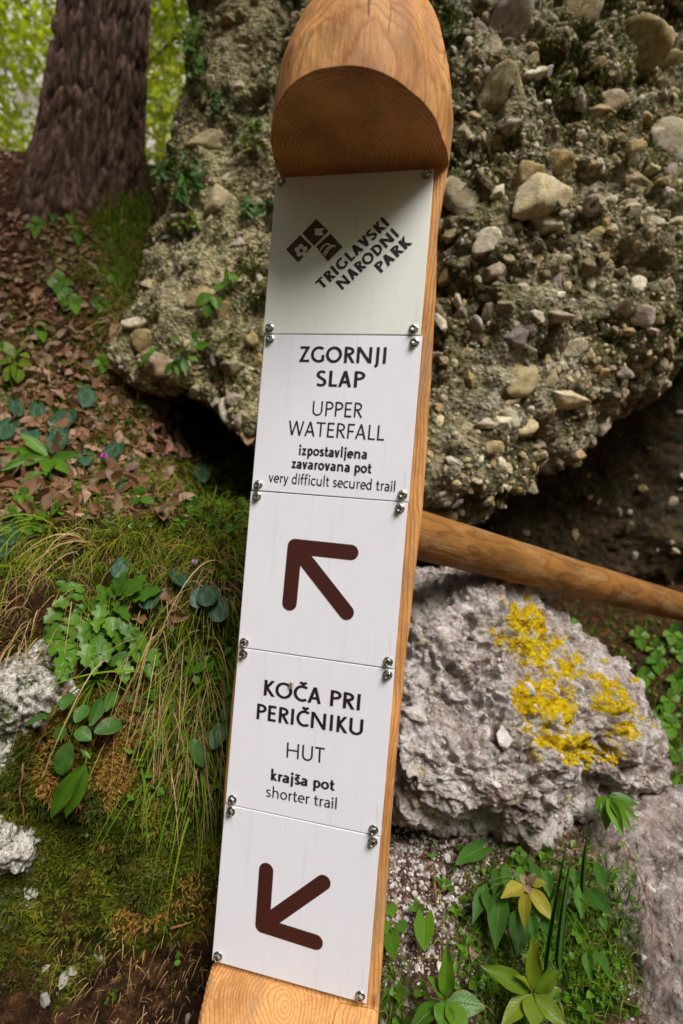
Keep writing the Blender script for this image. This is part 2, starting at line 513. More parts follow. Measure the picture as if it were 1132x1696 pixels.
def m_leaf(name, dark, light, trans=0.3, rough=0.42, vein=0.35, pattern=None, gloss=0.45):
    t = NT(name)
    uv = t.n('SeparateXYZ', Vector=t.coord('UV'))
    u = t.math('ABSOLUTE', t.math('SUBTRACT', uv.outputs[0], 0.5))
    v = uv.outputs[1]
    rnd = t.math('FRACT', t.math('ADD', t.rand(), t.attr('tint')))
    nz = t.noise(t.n('NewGeometry').outputs['Position'], 45, 4, 0.6)
    k = t.math('ADD', t.math('MULTIPLY', rnd, 0.7), t.math('MULTIPLY', nz, 0.3))
    c = t.mix(k, dark, light)
    if name == 'leaf_litter':
        c = t.ramp(k, [(0.05, (0.05, 0.022, 0.012, 1)), (0.3, (0.17, 0.075, 0.035, 1)), (0.5, (0.30, 0.15, 0.085, 1)), (0.65, (0.20, 0.15, 0.11, 1)), (0.85, (0.48, 0.29, 0.19, 1))])
    rib = t.ramp(u, [(0.0, G(1)), (0.035, G(0))])
    sv = t.math('ABSOLUTE', t.math('SINE', t.math('MULTIPLY', t.math('SUBTRACT', v, t.math('MULTIPLY', u, 0.55)), 30.0)))
    sv = t.ramp(sv, [(0.0, G(0.6)), (0.22, G(0))])
    veins = t.math('MAXIMUM', rib, sv)
    c = t.mix(t.math('MULTIPLY', veins, vein), c, t.mix(0.5, light, (0.5, 0.55, 0.25, 1)))
    if pattern:
        ring = t.math('ADD', t.math('MULTIPLY', u, 2.0), t.math('ABSOLUTE', t.math('SUBTRACT', v, 0.5)))
        ring = t.math('ADD', ring, t.math('MULTIPLY', t.math('SUBTRACT', nz, 0.5), 0.6))
        c = t.mix(t.ramp(ring, [(0.40, G(0)), (0.52, G(0.55)), (0.72, G(0.5)), (0.84, G(0))]), c, pattern)
    spot = t.ramp(t.voro(t.n('NewGeometry').outputs['Position'], 130), [(0.05, G(1)), (0.12, G(0))])
    c = t.mix(t.math('MULTIPLY', spot, t.ramp(t.noise(t.n('NewGeometry').outputs['Position'], 22, 2), [(0.55, G(0)), (0.7, G(0.5))])), c, lin(120, 96, 44))
    edge = t.math('MULTIPLY', t.ramp(u, [(0.34, G(0)), (0.5, G(1))]), t.ramp(t.noise(t.n('NewGeometry').outputs['Position'], 80, 3), [(0.52, G(0)), (0.66, G(0.7))]))
    c = t.mix(edge, c, lin(124, 92, 40))
    n = t.bump(t.math('SUBTRACT', nz, t.math('MULTIPLY', veins, 0.5)), 0.6, 0.0025)
    t.fin(c, rough, n, gloss)
    tr = t.n('BsdfTranslucent', Color=t.mix(0.5, c, light))
    ms = t.n('MixShader', Fac=trans)
    t.t.links.new(t.b.outputs[0], ms.inputs[1])
    t.t.links.new(tr.outputs[0], ms.inputs[2])
    t.t.links.new(ms.outputs[0], t.out.inputs['Surface'])
    return t.m
M['leaf_fresh'] = m_leaf('leaf_fresh', (0.035, 0.115, 0.005, 1), (0.12, 0.27, 0.012, 1))
M['leaf_deep'] = m_leaf('leaf_deep', (0.020, 0.085, 0.010, 1), (0.065, 0.17, 0.016, 1), 0.25, 0.45)
M['leaf_yellow'] = m_leaf('leaf_yellow', (0.07, 0.15, 0.006, 1), (0.19, 0.26, 0.012, 1), 0.35)
M['leaf_wither'] = m_leaf('leaf_wither', (0.20, 0.20, 0.012, 1), (0.40, 0.34, 0.04, 1), 0.35)
M['leaf_dry'] = m_leaf('leaf_dry', (0.20, 0.13, 0.08, 1), (0.40, 0.29, 0.18, 1), 0.2, 0.8)
M['leaf_cyclamen'] = m_leaf('leaf_cyclamen', (0.010, 0.045, 0.020, 1), (0.022, 0.08, 0.036, 1), 0.12, 0.45, 0.2, (0.07, 0.15, 0.09, 1))
M['leaf_litter'] = m_leaf('leaf_litter', (0.06, 0.022, 0.010, 1), (0.46, 0.24, 0.14, 1), 0.15, 0.7, 0.25, None, 0.3)
M['leaf_canopy'] = m_leaf('leaf_canopy', (0.025, 0.085, 0.004, 1), (0.50, 0.60, 0.012, 1), 0.55, 0.45)
M['petal_pink'] = m_leaf('petal_pink', (0.55, 0.06, 0.50, 1), (0.72, 0.14, 0.66, 1), 0.35, 0.5, 0.1)
M['petal_pale'] = m_leaf('petal_pale', (0.55, 0.36, 0.62, 1), (0.7, 0.5, 0.74, 1), 0.35, 0.5, 0.1)

def m_grass(name, stops):
    t = NT(name)
    k = t.attr('tint')
    c = t.ramp(k, stops)
    c = t.mix(t.ramp(t.noise(t.n('NewGeometry').outputs['Position'], 60, 3), [(0.4, G(0)), (0.8, G(0.45))]), c, lin(120, 96, 50))
    t.fin(c, 0.6, None, 0.15)
    tr = t.n('BsdfTranslucent', Color=c)
    ms = t.n('MixShader', Fac=0.3)
    t.t.links.new(t.b.outputs[0], ms.inputs[1])
    t.t.links.new(tr.outputs[0], ms.inputs[2])
    t.t.links.new(ms.outputs[0], t.out.inputs['Surface'])
    return t.m
M['grass'] = m_grass('grass_blade', [(0.0, (0.03, 0.11, 0.006, 1)), (0.4, (0.11, 0.235, 0.008, 1)), (0.7, (0.26, 0.32, 0.012, 1)), (1.0, (0.42, 0.35, 0.05, 1))])
M['straw'] = m_grass('dry_grass_blade', [(0.0, (0.17, 0.085, 0.03, 1)), (0.5, (0.44, 0.28, 0.12, 1)), (1.0, (0.66, 0.47, 0.25, 1))])
M['moss'] = m_grass('moss_sprig', [(0.0, (0.022, 0.036, 0.003, 1)), (0.45, (0.06, 0.085, 0.004, 1)), (0.8, (0.15, 0.185, 0.008, 1)), (0.9, (0.27, 0.13, 0.03, 1)), (1.0, (0.42, 0.22, 0.06, 1))])
# ------------------------------------------------------------------ terrain: steep bank left, gravel shelf right
cx = np.array([-60, -8, -3.0, -1.6, -1.0, -0.55, -0.22, -0.03, 0.10, 0.35, 0.8, 1.6, 4.0, 60])
lw = np.array([1, 1, 1, 1, 1, 1, 1, 0.25, 0, 0, 0, 0, 0, 0.0])       # share of the bank profile in each column
Lp = np.array([(-60, -1.4), (-8, -1.1), (-1, -1.0), (0.3, -0.95), (0.62, -0.86), (0.70, -0.72), (0.735, -0.55), (0.745, -0.42), (0.80, -0.26), (0.87, -0.13), (0.97, -0.045), (1.25, 0.09),
               (1.7, 0.52), (2.25, 1.14), (2.65, 1.55), (3.15, 2.02), (4.2, 2.12), (9, 2.3), (30, 2.0), (200, 2.0)])
Rp = np.array([(-60, -1.4), (-8, -1.1), (-1, -0.95), (0.3, -0.88), (0.62, -0.82), (0.72, -0.76), (0.80, -0.715), (0.88, -0.68), (0.96, -0.645), (1.05, -0.62), (1.2, -0.59), (1.5, -0.53),
               (1.9, -0.42), (2.3, -0.2), (2.9, 0.3), (3.6, 1.1), (4.6, 1.9), (9, 2.3), (30, 2.0), (200, 2.0)])
def catmull(Pc, t):
    i = np.clip(np.floor(t).astype(int), 0, len(Pc) - 2)
    f = (t - i)[:, None]
    p0, p1, p2, p3 = Pc[np.maximum(i - 1, 0)], Pc[i], Pc[i + 1], Pc[np.minimum(i + 2, len(Pc) - 1)]
    return 0.5 * (2 * p1 + (p2 - p0) * f + (2 * p0 - 5 * p1 + 4 * p2 - p3) * f ** 2 + (3 * p1 - p0 - 3 * p2 + p3) * f ** 3)
segs = [3, 5, 6, 10, 18, 34, 30, 30, 30, 26, 36, 44, 40, 28, 26, 14, 10, 6, 4]
tt = np.concatenate([np.linspace(i, i + 1, n, endpoint=False) for i, n in enumerate(segs)] + [[len(segs)]])
def lin_interp(Pc, t):
    return np.stack([np.interp(t, np.arange(len(Pc)), Pc[:, k]) for k in (0, 1)], 1)
far = (tt < 3) | (tt > 16)
PL, PR = catmull(Lp, tt), catmull(Rp, tt)
PL[far], PR[far] = lin_interp(Lp, tt)[far], lin_interp(Rp, tt)[far]
xs = np.unique(np.concatenate([np.linspace(-60, -8, 8), np.linspace(-8, -2.4, 30), np.linspace(-2.4, -0.75, 90), np.linspace(-0.75, 0.75, 300), np.linspace(0.75, 1.6, 60), np.linspace(1.6, 8, 30), np.linspace(8, 60, 8)]))
wl = np.interp(xs, cx, lw)
wl = wl * wl * (3 - 2 * wl)
Y = PL[:, 0][:, None] * wl[None] + PR[:, 0][:, None] * (1 - wl)[None]
Z = PL[:, 1][:, None] * wl[None] + PR[:, 1][:, None] * (1 - wl)[None]
TV = np.stack([np.broadcast_to(xs[None], Y.shape), Y, Z + H], -1).reshape(-1, 3)
TF = grid_faces(len(tt), len(xs))
N = vnormals(TV, TF)
TV[:, 2] -= 0.42 * np.exp(-((TV[:, 0] + 0.34) / 0.22) ** 2 - ((TV[:, 1] - 1.62) / 0.30) ** 2)
near = 1 / (1 + (np.maximum(np.linalg.norm(TV - CAM, axis=1) - 3, 0)) ** 2 * 0.1)
bank = np.clip(1 - np.abs(TV[:, 2] - (H - 0.3)) / 0.55, 0, 1)
amp = 0.4 + 1.0 * bank * (TV[:, 0] < 0)
d = 0.040 * fbm(TV * 5.5, 3, 11) * amp + 0.016 * fbm(TV * 22, 3, 23) * amp + 0.006 * fbm(TV * 80, 2, 31)
TV = TV + N * (d * near)[:, None]
px, py = proj(TV)
jx = fbm(TV * 6, 3, 51) * 0.35
left = np.clip((0.02 - TV[:, 0]) / 0.1, 0, 1) * (TV[:, 1] < 6)
mossw = left * np.clip(1.25 - np.abs(py - 1300) / 420 + jx, 0, 1) * (TV[:, 1] < 1.3)
mossw = mossw * np.clip(1.25 - np.clip((py - 1520) / 120, 0, 1) * np.clip((px - 120) / 100, 0, 1) * 1.4, 0, 1)
gravw = (1 - left) * np.clip(1.3 - (TV[:, 1] - 1.15) * 3, 0, 1) * (TV[:, 1] < 2.5)
me = mk_mesh('hillside', TV, TF)
col_attr(me, np.stack([mossw, 1 - mossw, gravw], 1))
hill = tag(obj('hillside', me, M['ground']), kind='structure')
BVH = {'ground': BVHTree.FromPolygons(TV.tolist(), TF.tolist())}

def ray(px, py):
    d = nrm(at(px, py, 1.0) - CAM)
    return Vector(CAM), Vector(d)
def hit(px, py, which=('ground',)):
    best = None
    o, d = ray(px, py)
    for wname in which:
        loc, n, i, dist = BVH[wname].ray_cast(o, d)
        if loc is not None and (best is None or dist < best[2]):
            best = (np.array(loc), np.array(n), dist)
    return best
def drop(p, which='ground'):
    loc, n, i, dist = BVH[which].ray_cast(Vector((p[0], p[1], p[2] + 0.6)), Vector((0, 0, -1)))
    return None if loc is None else (np.array(loc), np.array(n))

# pale sunlit wall added far behind the trees, standing in for bright gaps
xs_, zs_ = np.linspace(-95, 60, 180), np.linspace(-4, 75, 120)
XX, ZZ = np.meshgrid(xs_, zs_)
Q = np.stack([XX * 0.06, ZZ * 0.035, 0 * XX], -1).reshape(-1, 3)
YY = 52 + 0.12 * ZZ + 0.004 * (XX + 20) ** 2 * -0.2 + (5 * fbm(Q, 4, 131) + 1.6 * fbm(Q * 5, 3, 133)).reshape(XX.shape)
t = NT('pale_backdrop')
co = t.coord('Object')
M['pale_backdrop'] = t.fin(t.ramp(t.noise(t.coord('Object', (1, 1, 0.35)), 0.35, 8, 0.65), [(0.3, lin(190, 184, 172)), (0.5, lin(226, 222, 214)), (0.7, lin(240, 238, 232))]), 0.9, t.bump(t.noise(co, 0.8, 6, 0.7), 0.6, 0.8), 0.1)
tag(obj('cliff', mk_mesh('cliff', np.stack([XX, YY, ZZ], -1).reshape(-1, 3), grid_faces(120, 180)), M['pale_backdrop']), kind='structure')  # made-up far wall, a bright backdrop for the gaps in the leaves

# ------------------------------------------------------------------ stones
def stone_shape(level, seed, flat=0.75, cuts=14, soft=0.0):
    r = np.random.default_rng(seed)
    D, Fc = ico(level)
    Nn = nrm(r.normal(size=(cuts, 3)))
    dd = r.uniform(0.55, 1.0, cuts)
    q = np.maximum(D @ Nn.T, 1e-3)
    rad = np.minimum((dd / q).min(1), 1.25)
    V = D * rad[:, None]
    V = V * np.array([1.0, r.uniform(0.65, 0.95), flat * r.uniform(0.8, 1.1)])
    V = V * (1 + 0.07 * fbm(D * 2.2 + seed, 2, seed))[:, None]
    return V, Fc
STONES_HI = [stone_shape(4, 100 + i, 0.7) for i in range(12)]
STONES_LO = [stone_shape(2, 200 + i, 0.7) for i in range(10)]
def stone_mesh(name, V, Fc, mat):
    me = mk_mesh(name, V, Fc)
    tint_attr(me, np.zeros(len(V)))
    me.materials.append(mat)
    return me
CLAST_ME = [stone_mesh('clast_stone', V, Fc, M['clast']) for V, Fc in STONES_HI]
WHITE_ME = [stone_mesh('pale_stone', V, Fc, M['white_stone']) for V, Fc in STONES_HI]

def frame_of(n, spin):
    n = nrm(n)
    a = nrm(np.cross(n, [0.3, 0.2, 1.0]))
    b = np.cross(n, a)
    a2 = math.cos(spin) * a + math.sin(spin) * b
    b2 = np.cross(n, a2)
    return np.stack([a2, b2, n], 1)

def rock_thing(name, base, V, Fc, mat, extra=None):
    e = empty(name, base)
    me = mk_mesh('rock_body', V - np.asarray(base), Fc)
    if extra is not None:
        tint_attr(me, extra, 'lichen')
    obj('rock_body', me, mat, e)
    return e

def scatter(V, Fc, n, seed, win, facing=0.05, near_y=None):
    r = np.random.default_rng(seed)
    A, B, C = V[Fc[:, 0]], V[Fc[:, 1]], V[Fc[:, 2]]
    nn = np.cross(B - A, C - A)
    ar = np.linalg.norm(nn, axis=1)
    nn = nrm(nn)
    ctr = (A + B + C) / 3
    x, y = proj(ctr)
    fc = (nn * nrm(CAM - ctr)).sum(1)
    ok = (x > win[0]) & (x < win[2]) & (y > win[1]) & (y < win[3]) & (fc > facing) & (ctr[:, 1] > 0.3)
    wgt = ar * ok
    idx = r.choice(len(Fc), n, p=wgt / wgt.sum())
    u, v = r.random(n), r.random(n)
    s = u + v > 1
    u[s], v[s] = 1 - u[s], 1 - v[s]
    P = A[idx] + (B - A)[idx] * u[:, None] + (C - A)[idx] * v[:, None]
    return P, nn[idx], r

# overhanging conglomerate boulder behind the post
ctrl = [at(*q) for q in [
    (560, 200, 1.55), (600, 500, 1.5), (800, 100, 1.42), (800, 300, 1.33), (800, 480, 1.29), (760, 640, 1.25), (730, 780, 1.22),
    (1000, 100, 1.5), (1000, 300, 1.4), (980, 480, 1.34), (920, 640, 1.31), (830, 750, 1.24),
    (1132, 80, 1.65), (1132, 300, 1.5), (1120, 480, 1.43), (1300, 200, 1.75), (1300, 450, 1.6), (1500, 300, 2.0),
    (450, 150, 1.58), (430, 350, 1.52), (420, 550, 1.42), (400, 640, 1.38), (350, 200, 1.64), (330, 400, 1.54), (300, 560, 1.42), (270, 600, 1.42),
    (345, 10, 1.85), (298, 180, 1.78), (256, 350, 1.70), (222, 470, 1.60), (204, 560, 1.50), (216, 620, 1.48),
    (300, 655, 1.46), (420, 700, 1.36), (560, 780, 1.30), (700, 835, 1.27), (790, 842, 1.27), (870, 800, 1.29), (935, 705, 1.36), (1010, 648, 1.42), (1132, 598, 1.52), (1300, 560, 1.75),
    (800, 740, 1.9), (1000, 560, 2.1), (600, 720, 2.2), (380, 600, 1.8), (300, 560, 1.85), (480, 660, 1.75), (1200, 520, 2.4),
    (400, 60, 2.6), (360, 300, 2.4), (330, 480, 2.2), (330, -200, 1.95), (350, -420, 2.1),
    (560, -250, 1.75), (800, -300, 1.65), (1050, -300, 1.7), (1400, -200, 2.0)]]
ctrl += [np.array(q) for q in [(0.5, 2.2, 3.6), (-0.2, 2.7, 3.5), (1.3, 2.3, 3.5), (0.5, 3.4, 3.2), (0.5, 3.9, 2.2), (-0.5, 3.5, 2.2), (1.6, 3.3, 2.2), (2.2, 2.7, 2.2), (0.5, 3.4, 1.3)]]
bc = np.array([0.35, 2.25, 2.05])
V, Fc = blob(bc, ctrl, 8, 0.55)
N = vnormals(V, Fc)
f1, f2 = worley(V * 26 + 0.4 * np.stack([fbm(V * 9, 2, s) for s in (1, 2, 3)], 1), 5)
lsm = 1 - 0.5 * np.clip((500 - proj(V)[0]) / 120, 0, 1)
V = V + N * (0.055 * fbm(V * 4.5, 3, 3) + lsm * 0.034 * fbm(V * 14, 3, 7) + 0.016 * (0.45 - f1) + 0.010 * fbm(V * 55, 2, 9) - lsm * 0.050 * np.clip((fbm(V * 10 + 9, 3, 17) - 0.14) / 0.22, 0, 1))[:, None]
BVH['cliff'] = BVHTree.FromPolygons(V.tolist(), Fc.tolist())
cb = np.array([0.35, 2.2, 0.9])
lx_, ly_ = proj(V)
cliff = rock_thing('conglomerate_boulder', cb, V, Fc, M['matrix'], np.clip((520 - lx_) / 120, 0, 1) * 0.95 + 0.25)
tag(cliff, 'huge overhanging conglomerate boulder full of pebbles behind the wooden signpost', 'boulder')
# clasts one can point at: centre pixel, half sizes in pixels, turn
BIG = [(893, 322, 56, 36, 0.2), (780, 332, 40, 42, 0.9), (897, 366, 33, 24, 0.1), (1058, 82, 48, 34, -0.6), (826, 165, 46, 52, 0.5), (842, 12, 34, 40, 0.3), (955, 10, 44, 30, 0.2),
       (1000, 175, 34, 26, 0.1), (1062, 300, 26, 20, -0.3), (985, 185, 24, 18, 0), (1110, 235, 40, 30, -0.4), (925, 268, 24, 20, 0), (870, 290, 22, 26, 0.3), (985, 345, 22, 16, 0.2),
       (968, 437, 17, 16, 0), (812, 402, 22, 20, 0.3), (852, 560, 22, 20, 0), (862, 625, 30, 26, 0.4), (846, 690, 24, 18, 0), (872, 710, 18, 20, 0), (832, 700, 20, 17, 0.2),
       (930, 655, 44, 18, -0.2), (1062, 525, 20, 16, 0), (920, 525, 26, 14, 0.1), (740, 455, 14, 18, 0), (808, 490, 16, 12, 0), (835, 505, 15, 12, 0), (955, 580, 20, 16, 0),
       (345, 235, 28, 20, 0.2), (330, 490, 22, 16, 0.3), (262, 600, 26, 22, 0), (225, 535, 16, 14, 0), (395, 660, 22, 16, 0), (385, 605, 18, 16, 0), (240, 570, 20, 20, 0), (300, 370, 24, 18, 0.4), (360, 330, 22, 26, 0)]
def put_stone(parent, meshes, p, n, s, spin, base, sink=0.25):
    o = bpy.data.objects.new('stone', random.choice(meshes))
    COL.objects.link(o)
    o.parent = parent
    R = frame_of(n, spin) @ np.diag(s)
    Mx = np.eye(4)
    Mx[:3, :3] = R
    Mx[:3, 3] = p - nrm(n) * s[2] * sink - np.asarray(base)
    o.matrix_local = Matrix(Mx.tolist())
    return o
taken = []
cnt = 0
for (bx, by, rx, ry, a) in BIG:
    h = hit(bx, by, ('cliff',))
    if h is None:
        continue
    p, n, dist = h
    n = nrm(0.6 * n + 0.4 * nrm(CAM - p))
    R = np.eye(4)
    X = nrm(at(bx + 10, by - 10 * a, p[1]) - at(bx, by, p[1]))
    X = nrm(X - n * (X @ n))
    R[:3, :3] = np.stack([X * rx, np.cross(n, X) * ry, n * (rx + ry) / 2 * 0.8], 1) * (p[1] / F) * 1.15
    R[:3, 3] = p - n * (rx + ry) / 2 * p[1] / F * 0.12 - cb
    o = bpy.data.objects.new('stone', CLAST_ME[cnt % 12])
    COL.objects.link(o)
    o.parent = cliff
    o.matrix_local = Matrix(R.tolist())
    taken.append((bx, by, (rx + ry) / 2))
    cnt += 1
P, Nn, r = scatter(V, Fc, 26000, 21, (-60, -60, 1190, 900), -0.05)
X, Yp = proj(P)
sz = 0.0045 * (1 - r.random(len(P))) ** -0.42
sz = np.clip(sz, 0.0045, 0.024)
dens = fbm(P * 5, 3, 77)
order = np.argsort(-sz)
grid = {}
pick = []
tk = np.array(taken)
for i in order:
    rp = sz[i] / P[i, 1] * F
    if (((tk[:, 0] - X[i]) ** 2 + (tk[:, 1] - Yp[i]) ** 2) < (tk[:, 2] * 0.95) ** 2).any():
        continue
    if (dens[i] < -0.28 and r.random() < 0.75) or (X[i] < 470 and Yp[i] < 560 and r.random() < 0.72):
        continue
    key = (int(P[i, 0] / 0.05), int(P[i, 1] / 0.05), int(P[i, 2] / 0.05))
    bad = False
    for a in (-1, 0, 1):
        for b in (-1, 0, 1):
            for c2 in (-1, 0, 1):
                for j in grid.get((key[0] + a, key[1] + b, key[2] + c2), ()):
                    if ((P[i] - P[j]) ** 2).sum() < (0.80 * (sz[i] + sz[j])) ** 2:
                        bad = True
                        break
    if bad:
        continue
    grid.setdefault(key, []).append(i)
    pick.append(i)
    if len(pick) > 8000:
        break
J = Join()
for q, i in enumerate(pick):
    s = sz[i] * np.array([1.15, 1.0, 1.05]) * r.uniform(0.85, 1.2, 3)
    n = nrm(Nn[i] + r.normal(size=3) * 0.35)
    if q < 300 - cnt:
        put_stone(cliff, CLAST_ME, P[i], n, s, r.uniform(0, 6.28), cb, 0.22)
    else:
        SV, SF = STONES_LO[r.integers(10)]
        J.add((SV * s) @ frame_of(n, r.uniform(0, 6.28)).T + P[i] - n * s[2] * 0.12 - cb, SF, r.random())
print('clasts', len(pick))
tag(obj('small_pebbles', J.mesh('small_pebbles', False), M['clast'], cliff), kind='stuff')

# rock at the back of the hollow under the overhang
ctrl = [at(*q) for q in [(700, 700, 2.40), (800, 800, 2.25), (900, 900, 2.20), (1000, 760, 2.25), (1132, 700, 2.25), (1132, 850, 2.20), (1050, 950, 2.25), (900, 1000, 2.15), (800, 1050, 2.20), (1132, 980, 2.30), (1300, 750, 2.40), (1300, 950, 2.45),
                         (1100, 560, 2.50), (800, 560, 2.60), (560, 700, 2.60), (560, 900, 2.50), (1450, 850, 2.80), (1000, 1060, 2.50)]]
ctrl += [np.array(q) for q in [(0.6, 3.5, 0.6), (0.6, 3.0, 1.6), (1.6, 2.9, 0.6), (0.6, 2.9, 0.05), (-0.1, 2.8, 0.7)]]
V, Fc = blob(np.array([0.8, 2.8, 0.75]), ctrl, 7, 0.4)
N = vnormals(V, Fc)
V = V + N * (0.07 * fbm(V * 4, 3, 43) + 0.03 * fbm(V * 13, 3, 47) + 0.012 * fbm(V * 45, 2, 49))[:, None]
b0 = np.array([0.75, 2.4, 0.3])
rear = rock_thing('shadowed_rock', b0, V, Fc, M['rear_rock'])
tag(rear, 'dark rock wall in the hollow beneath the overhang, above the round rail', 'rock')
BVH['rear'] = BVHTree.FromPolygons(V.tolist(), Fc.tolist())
P, Nn, r = scatter(V, Fc, 200, 22, (690, 600, 1180, 1010), 0.1)
for i in range(70):
    s = r.uniform(0.008, 0.026) * r.uniform(0.8, 1.2, 3)
    put_stone(rear, CLAST_ME, P[i], Nn[i], s, r.uniform(0, 6.28), b0, 0.2)

# grey boulder with yellow lichen
ctrl = [at(*q) for q in [(690, 948, 1.16), (770, 955, 1.15), (850, 968, 1.15), (893, 1005, 1.15), (905, 1058, 1.14), (960, 1068, 1.17), (1012, 1105, 1.18), (1060, 1168, 1.18), (1093, 1230, 1.17), (1100, 1285, 1.16), (1065, 1318, 1.12),
                         (1000, 1322, 1.06), (945, 1335, 1.02), (925, 1368, 1.0), (880, 1380, 0.98), (800, 1355, 0.96), (700, 1345, 0.94), (620, 1335, 0.95),
                         (690, 1010, 1.06), (780, 1010, 1.06), (850, 1020, 1.08), (640, 1180, 0.96), (700, 1130, 0.98), (760, 1190, 0.95), (800, 1100, 1.0), (850, 1180, 0.96), (880, 1080, 1.06), (800, 1280, 0.90), (700, 1270, 0.90), (880, 1270, 0.93),
                         (880, 1330, 0.93), (950, 1170, 1.03), (960, 1255, 1.0), (975, 1295, 1.06), (1030, 1220, 1.06), (1050, 1280, 1.06), (600, 1050, 1.1), (560, 1200, 1.05),
                         (850, 1330, 1.25), (700, 1290, 1.25), (1000, 1270, 1.35), (750, 1010, 1.5), (900, 1080, 1.5), (1000, 1150, 1.5), (850, 1180, 1.65), (700, 1180, 1.6)]]
V, Fc = blob(at(840, 1170, 1.2), ctrl, 8, 0.5, 0.10)
N = vnormals(V, Fc)
f1, f2 = worley(V * 38 + 0.5 * np.stack([fbm(V * 14, 2, s) for s in (4, 5, 6)], 1), 15)
sl_ = (V[:, 2] + V[:, 0] * 0.42 + 0.035 * fbm(V * 8, 3, 60)) * 9.5
lay = np.clip((sl_ - np.floor(sl_)) * 1.25, 0, 1) * 2 - 1
g1_, g2_ = worley(V * np.array([7.5, 7.5, 10]) + 0.5 * np.stack([fbm(V * 10, 2, s) for s in (34, 35, 36)], 1), 39)
V = V + N * (0.026 * fbm(V * 9, 3, 61) + 0.013 * lay * np.clip(fbm(V * 6, 2, 64) * 3 + 0.6, 0, 1) + 0.042 * np.minimum(g2_ - g1_, 0.3) - 0.010 + 0.014 * fbm(V * 28, 3, 63) + 0.008 * (0.4 - f1) + 0.007 * fbm(V * 90, 2, 65) - 0.018 * np.clip((fbm(V * 22 + 3, 3, 67) - 0.2) / 0.15, 0, 1))[:, None]
BVH['boulder'] = BVHTree.FromPolygons(V.tolist(), Fc.tolist())
X, Yp = proj(V)
def hump(x, y, a, b, rx, ry, rot=0.0):
    dx, dy = x - a, y - b
    c_, s_ = math.cos(rot), math.sin(rot)
    return np.clip(1.35 - np.sqrt(((dx * c_ + dy * s_) / rx) ** 2 + ((-dx * s_ + dy * c_) / ry) ** 2), 0, 1)
lz = np.maximum.reduce([hump(X, Yp, 900, 1080, 90, 45, 0.5), hump(X, Yp, 900, 1160, 80, 50, 0.3), hump(X, Yp, 940, 1235, 90, 38, 0.25), hump(X, Yp, 1010, 1150, 60, 50, 0.6) * 0.85, hump(X, Yp, 870, 1030, 40, 45), hump(X, Yp, 1030, 1210, 50, 30) * 0.7])
b0 = at(840, 1360, 1.15)
boulder = rock_thing('grey_boulder', b0, V, Fc, M['boulder'], lz)
tag(boulder, 'pitted grey boulder with bright yellow lichen under the round rail', 'boulder')
BPX = [(842, 1222, 22, 28), (690, 1180, 22, 18), (960, 1210, 16, 12), (770, 1010, 16, 11), (735, 1050, 14, 12), (880, 1140, 12, 9), (820, 1300, 16, 10), (900, 1300, 14, 12), (760, 1310, 14, 9), (930, 1215, 10, 12), (800, 1210, 14, 10), (740, 1150, 14, 11), (860, 1265, 12, 9), (1010, 1245, 12, 10)]
for (bx, by, rx, ry) in BPX:
    p, n, dist = hit(bx, by, ('boulder',))
    put_stone(boulder, WHITE_ME if rx > 15 else WHITE_ME[:6], p, n, np.array([rx, ry, (rx + ry) / 2 * 0.6]) * p[1] / F, random.uniform(0, 6), b0, 0.35)
P, Nn, r = scatter(V, Fc, 500, 24, (640, 930, 1110, 1390), 0.1)
J = Join()
for i in range(420):
    s = min(0.010, 0.0028 * (1 - r.random()) ** -0.4) * r.uniform(0.8, 1.2, 3)
    SV, SF = STONES_LO[r.integers(10)]
    J.add((SV * s) @ frame_of(Nn[i], r.uniform(0, 6.28)).T + P[i] - Nn[i] * s[2] * 0.2 - b0, SF, r.random())
me = J.mesh('grit')
tag(obj('grit', me, M['white_stone'], boulder), kind='stuff')

# rock at the lower right
ctrl = [at(*q) for q in [(985, 1410, 1.0), (1000, 1360, 1.05), (1050, 1330, 1.08), (1132, 1335, 1.08), (1300, 1370, 1.1), (1000, 1480, 0.92), (1040, 1560, 0.86), (1065, 1640, 0.80), (1060, 1720, 0.76), (1070, 1420, 0.95), (1120, 1500, 0.86), (1132, 1400, 0.98), (1132, 1600, 0.80), (1140, 1700, 0.75), (1250, 1500, 0.84), (1300, 1650, 0.76), (1250, 1800, 0.74),
                         (1100, 1480, 1.3), (1200, 1400, 1.35), (1150, 1600, 1.1), (1450, 1550, 0.95)]]
V, Fc = blob(at(1240, 1560, 0.98), ctrl, 7, 0.5, 0.12)
N = vnormals(V, Fc)
V = V + N * (0.022 * fbm(V * 8, 3, 71) + 0.008 * fbm(V * 30, 3, 73) + 0.004 * fbm(V * 90, 2, 75))[:, None]
BVH['low'] = BVHTree.FromPolygons(V.tolist(), Fc.tolist())
b0 = at(1240, 1700, 0.98)
low = rock_thing('low_rock', b0, V, Fc, M['low_rock'])
tag(low, 'smooth pinkish grey rock beside the plants, lowest and rightmost of the rocks', 'rock')
P, Nn, r = scatter(V, Fc, 60, 25, (990, 1330, 1140, 1700), 0.2)
for i in range(26):
    s = r.uniform(0.003, 0.009) * r.uniform(0.8, 1.2, 3)
    put_stone(low, WHITE_ME, P[i], Nn[i], s, r.uniform(0, 6.28), b0, 0.3)

